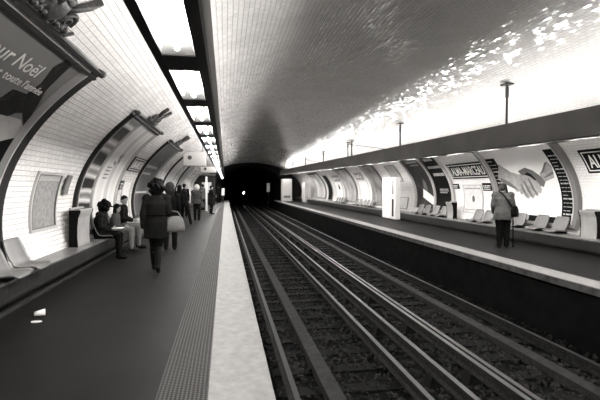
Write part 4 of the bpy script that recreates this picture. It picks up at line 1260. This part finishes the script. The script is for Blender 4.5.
# 9-11. three people seated on the left ledge, facing the track
SEATED = dict(pelvis=(0, 0, .58), waist=(0, .0, .71), chest=(0, .03, .90), neck=(0, .05, 1.05), head=(0, .09, 1.20),
              shL=(-.165, .05, 1.005), shR=(.165, .05, 1.005), elL=(-.22, .08, .75), elR=(.22, .08, .75), wrL=(-.08, .28, .70), wrR=(.08, .28, .70),
              hpL=(-.09, .03, .56), hpR=(.09, .03, .56), knL=(-.10, .42, .55), knR=(.10, .42, .55), anL=(-.10, .40, .085), anR=(.10, .44, .085), toL=(-.11, .55, .03), toR=(.11, .59, .03))
RZS = -PI / 2
f = Figure('person', 'woman in black hat and dark coat seated on the left ledge beside the bin', (-2.565, 9.92, 0), RZS - .05, 1.50, dict(SEATED, head=(0, .13, 1.19)), head_pitch=-.35, voxel=.007)
f.hair(M['hair'], 'curly'); f.hat(M['coat2'], 'brim'); f.top('coat', M['coat'], seated=True, off=.03); f.legs('trousers', M['trouser'], .018); f.shoes(M['boot'])
lap = f.world(V((0, .40, .70)) * f.k)
mb = MB(); mb.box(lap.x - .1, lap.x + .1, lap.y - .13, lap.y + .13, lap.z - .006, lap.z + .006, .003)
o = mb.build('folded_paper', M['paper']); tag(o, 'small folded white paper in the hands of the seated woman in the hat', 'paper')
CH = {k: V(v) for k, v in SEATED.items()}
f = Figure('person', 'child in grey top and faded jeans seated between the hatted woman and the man', (-2.50, 10.85, 0), RZS, 1.38,
           dict(SEATED, pelvis=(0, 0, .66), hpL=(-.09, .03, .64), hpR=(.09, .03, .64), knL=(-.10, .44, .62), knR=(.10, .44, .62), anL=(-.10, .44, .12), anR=(.10, .46, .12), toL=(-.11, .58, .06), toR=(.11, .60, .06)), head_yaw=-.55, voxel=.007)
f.hair(M['hair'], 'long'); f.top('top', M['jacket2'], seated=False, hem=None, off=.02); f.legs('jeans', M['denim'], .018); f.shoes(M['coat3'])
f = Figure('person', 'dark-haired man in black jacket seated furthest of the three, looking at the camera', (-2.50, 11.55, 0), RZS, 1.60, SEATED, head_yaw=-.9 * -1 * -1, voxel=.007)
f.hair(M['hair'], 'short'); f.top('jacket', M['coat2'], seated=False, hem=None, off=.03); f.legs('jeans', M['denim'], .016); f.shoes(M['boot'])

# 12. old man on the right platform, looking at the handshake poster
f = Figure('person', 'stooped old man in pale grey jacket and dark trousers standing on right platform', (6.66, 10.1, 0), -.42, 1.64,
           dict(pelvis=(0, -.02, .87), waist=(0, .0, 1.01), chest=(0, .05, 1.20), neck=(0, .11, 1.34), head=(0, .19, 1.46),
                shL=(-.175, .08, 1.29), shR=(.175, .08, 1.29), elL=(-.23, .05, 1.04), wrL=(-.20, .18, .86), elR=(.235, .05, 1.04), wrR=(.27, .15, .84),
                anL=(-.085, -.02, .085), anR=(.085, .02, .085), knL=(-.085, .02, .47), knR=(.085, .04, .47), toL=(-.11, .13, .03), toR=(.11, .17, .03)), head_pitch=-.3, bulk=1.12, voxel=.007)
f.hair(M['hair3'], 'short'); f.top('jacket', M['jacket'], hem=.70, flare=.025, off=.03); f.legs('trousers', M['trouser'], .024); f.shoes(M['boot'])
k = f.k
sb = f.world(V((.24, -.08, .90)) * k)
handbag('shoulder_bag', 'black shoulder bag on the right hip of the stooped old man', sb, (.24, .13, .26), M['boot'],
        [[sb + V((-.06, .0, .10)), f.world(V((.12, -.15, 1.10)) * k), f.world(V((.03, -.125, 1.25)) * k), f.world(V((-.06, -.07, 1.36)) * k), f.world(V((-.11, .04, 1.38)) * k)]], M['boot'], .3, r=.016)
gp = f.world(f.grip['R'])
root = thing('walking_stick', 'dark walking stick in the right hand of the stooped old man', 'walking stick', (gp.x, gp.y, 0))
MB().tube([(gp.x + .02, gp.y + .02, 0.012), gp + V((0, 0, .0))], .017, 8).build('shaft', M['black'], root)
MB().tube([gp + V((-.05, -.03, .01)), gp + V((0, 0, .025)), gp + V((.05, .03, .01))], .02, 8).build('handle', M['black'], root)
MB().tube([(gp.x + .02, gp.y + .02, 0.0), (gp.x + .02, gp.y + .02, .04)], .024, 8).build('ferrule', M['insul'], root)
# ------------------------------------------------------------------ camera, world, exposure
bpy.data.objects.remove(bpy.data.objects['unused']) if 'unused' in bpy.data.objects else None
yaw = math.atan((300 - VPX) / FPX)
pit = math.atan((200 - VPY) / FPX * math.cos(yaw))
Fw = V((math.sin(yaw) * math.cos(pit), math.cos(yaw) * math.cos(pit), -math.sin(pit)))
Rt = V((math.cos(yaw), -math.sin(yaw), 0)); Up = Rt.cross(Fw)
cam = bpy.data.cameras.new('camera'); co = bpy.data.objects.new('camera', cam); COL.objects.link(co)
m3 = Matrix((Rt, Up, -Fw)).transposed()
co.matrix_world = Matrix.Translation((0, 0, CAM_H)) @ m3.to_4x4()
cam.sensor_width = 36.0; cam.lens = FPX / 600 * 36.0; cam.clip_start = 0.05; cam.clip_end = 300
scene.camera = co
w = bpy.data.worlds.new('world'); scene.world = w; w.use_nodes = True
w.node_tree.nodes['Background'].inputs['Color'].default_value = (0.02, 0.02, 0.02, 1)
scene.view_settings.view_transform = 'Standard'
scene.view_settings.look = 'None'
scene.view_settings.exposure = 1.1
scene.view_settings.gamma = 1.0
scene.view_settings.use_curve_mapping = False
scene.cycles.use_denoising = True
scene.cycles.max_bounces = 12; scene.cycles.diffuse_bounces = 9; scene.cycles.glossy_bounces = 4
scene.cycles.sample_clamp_indirect = 20.0
scene.cycles.use_light_tree = True
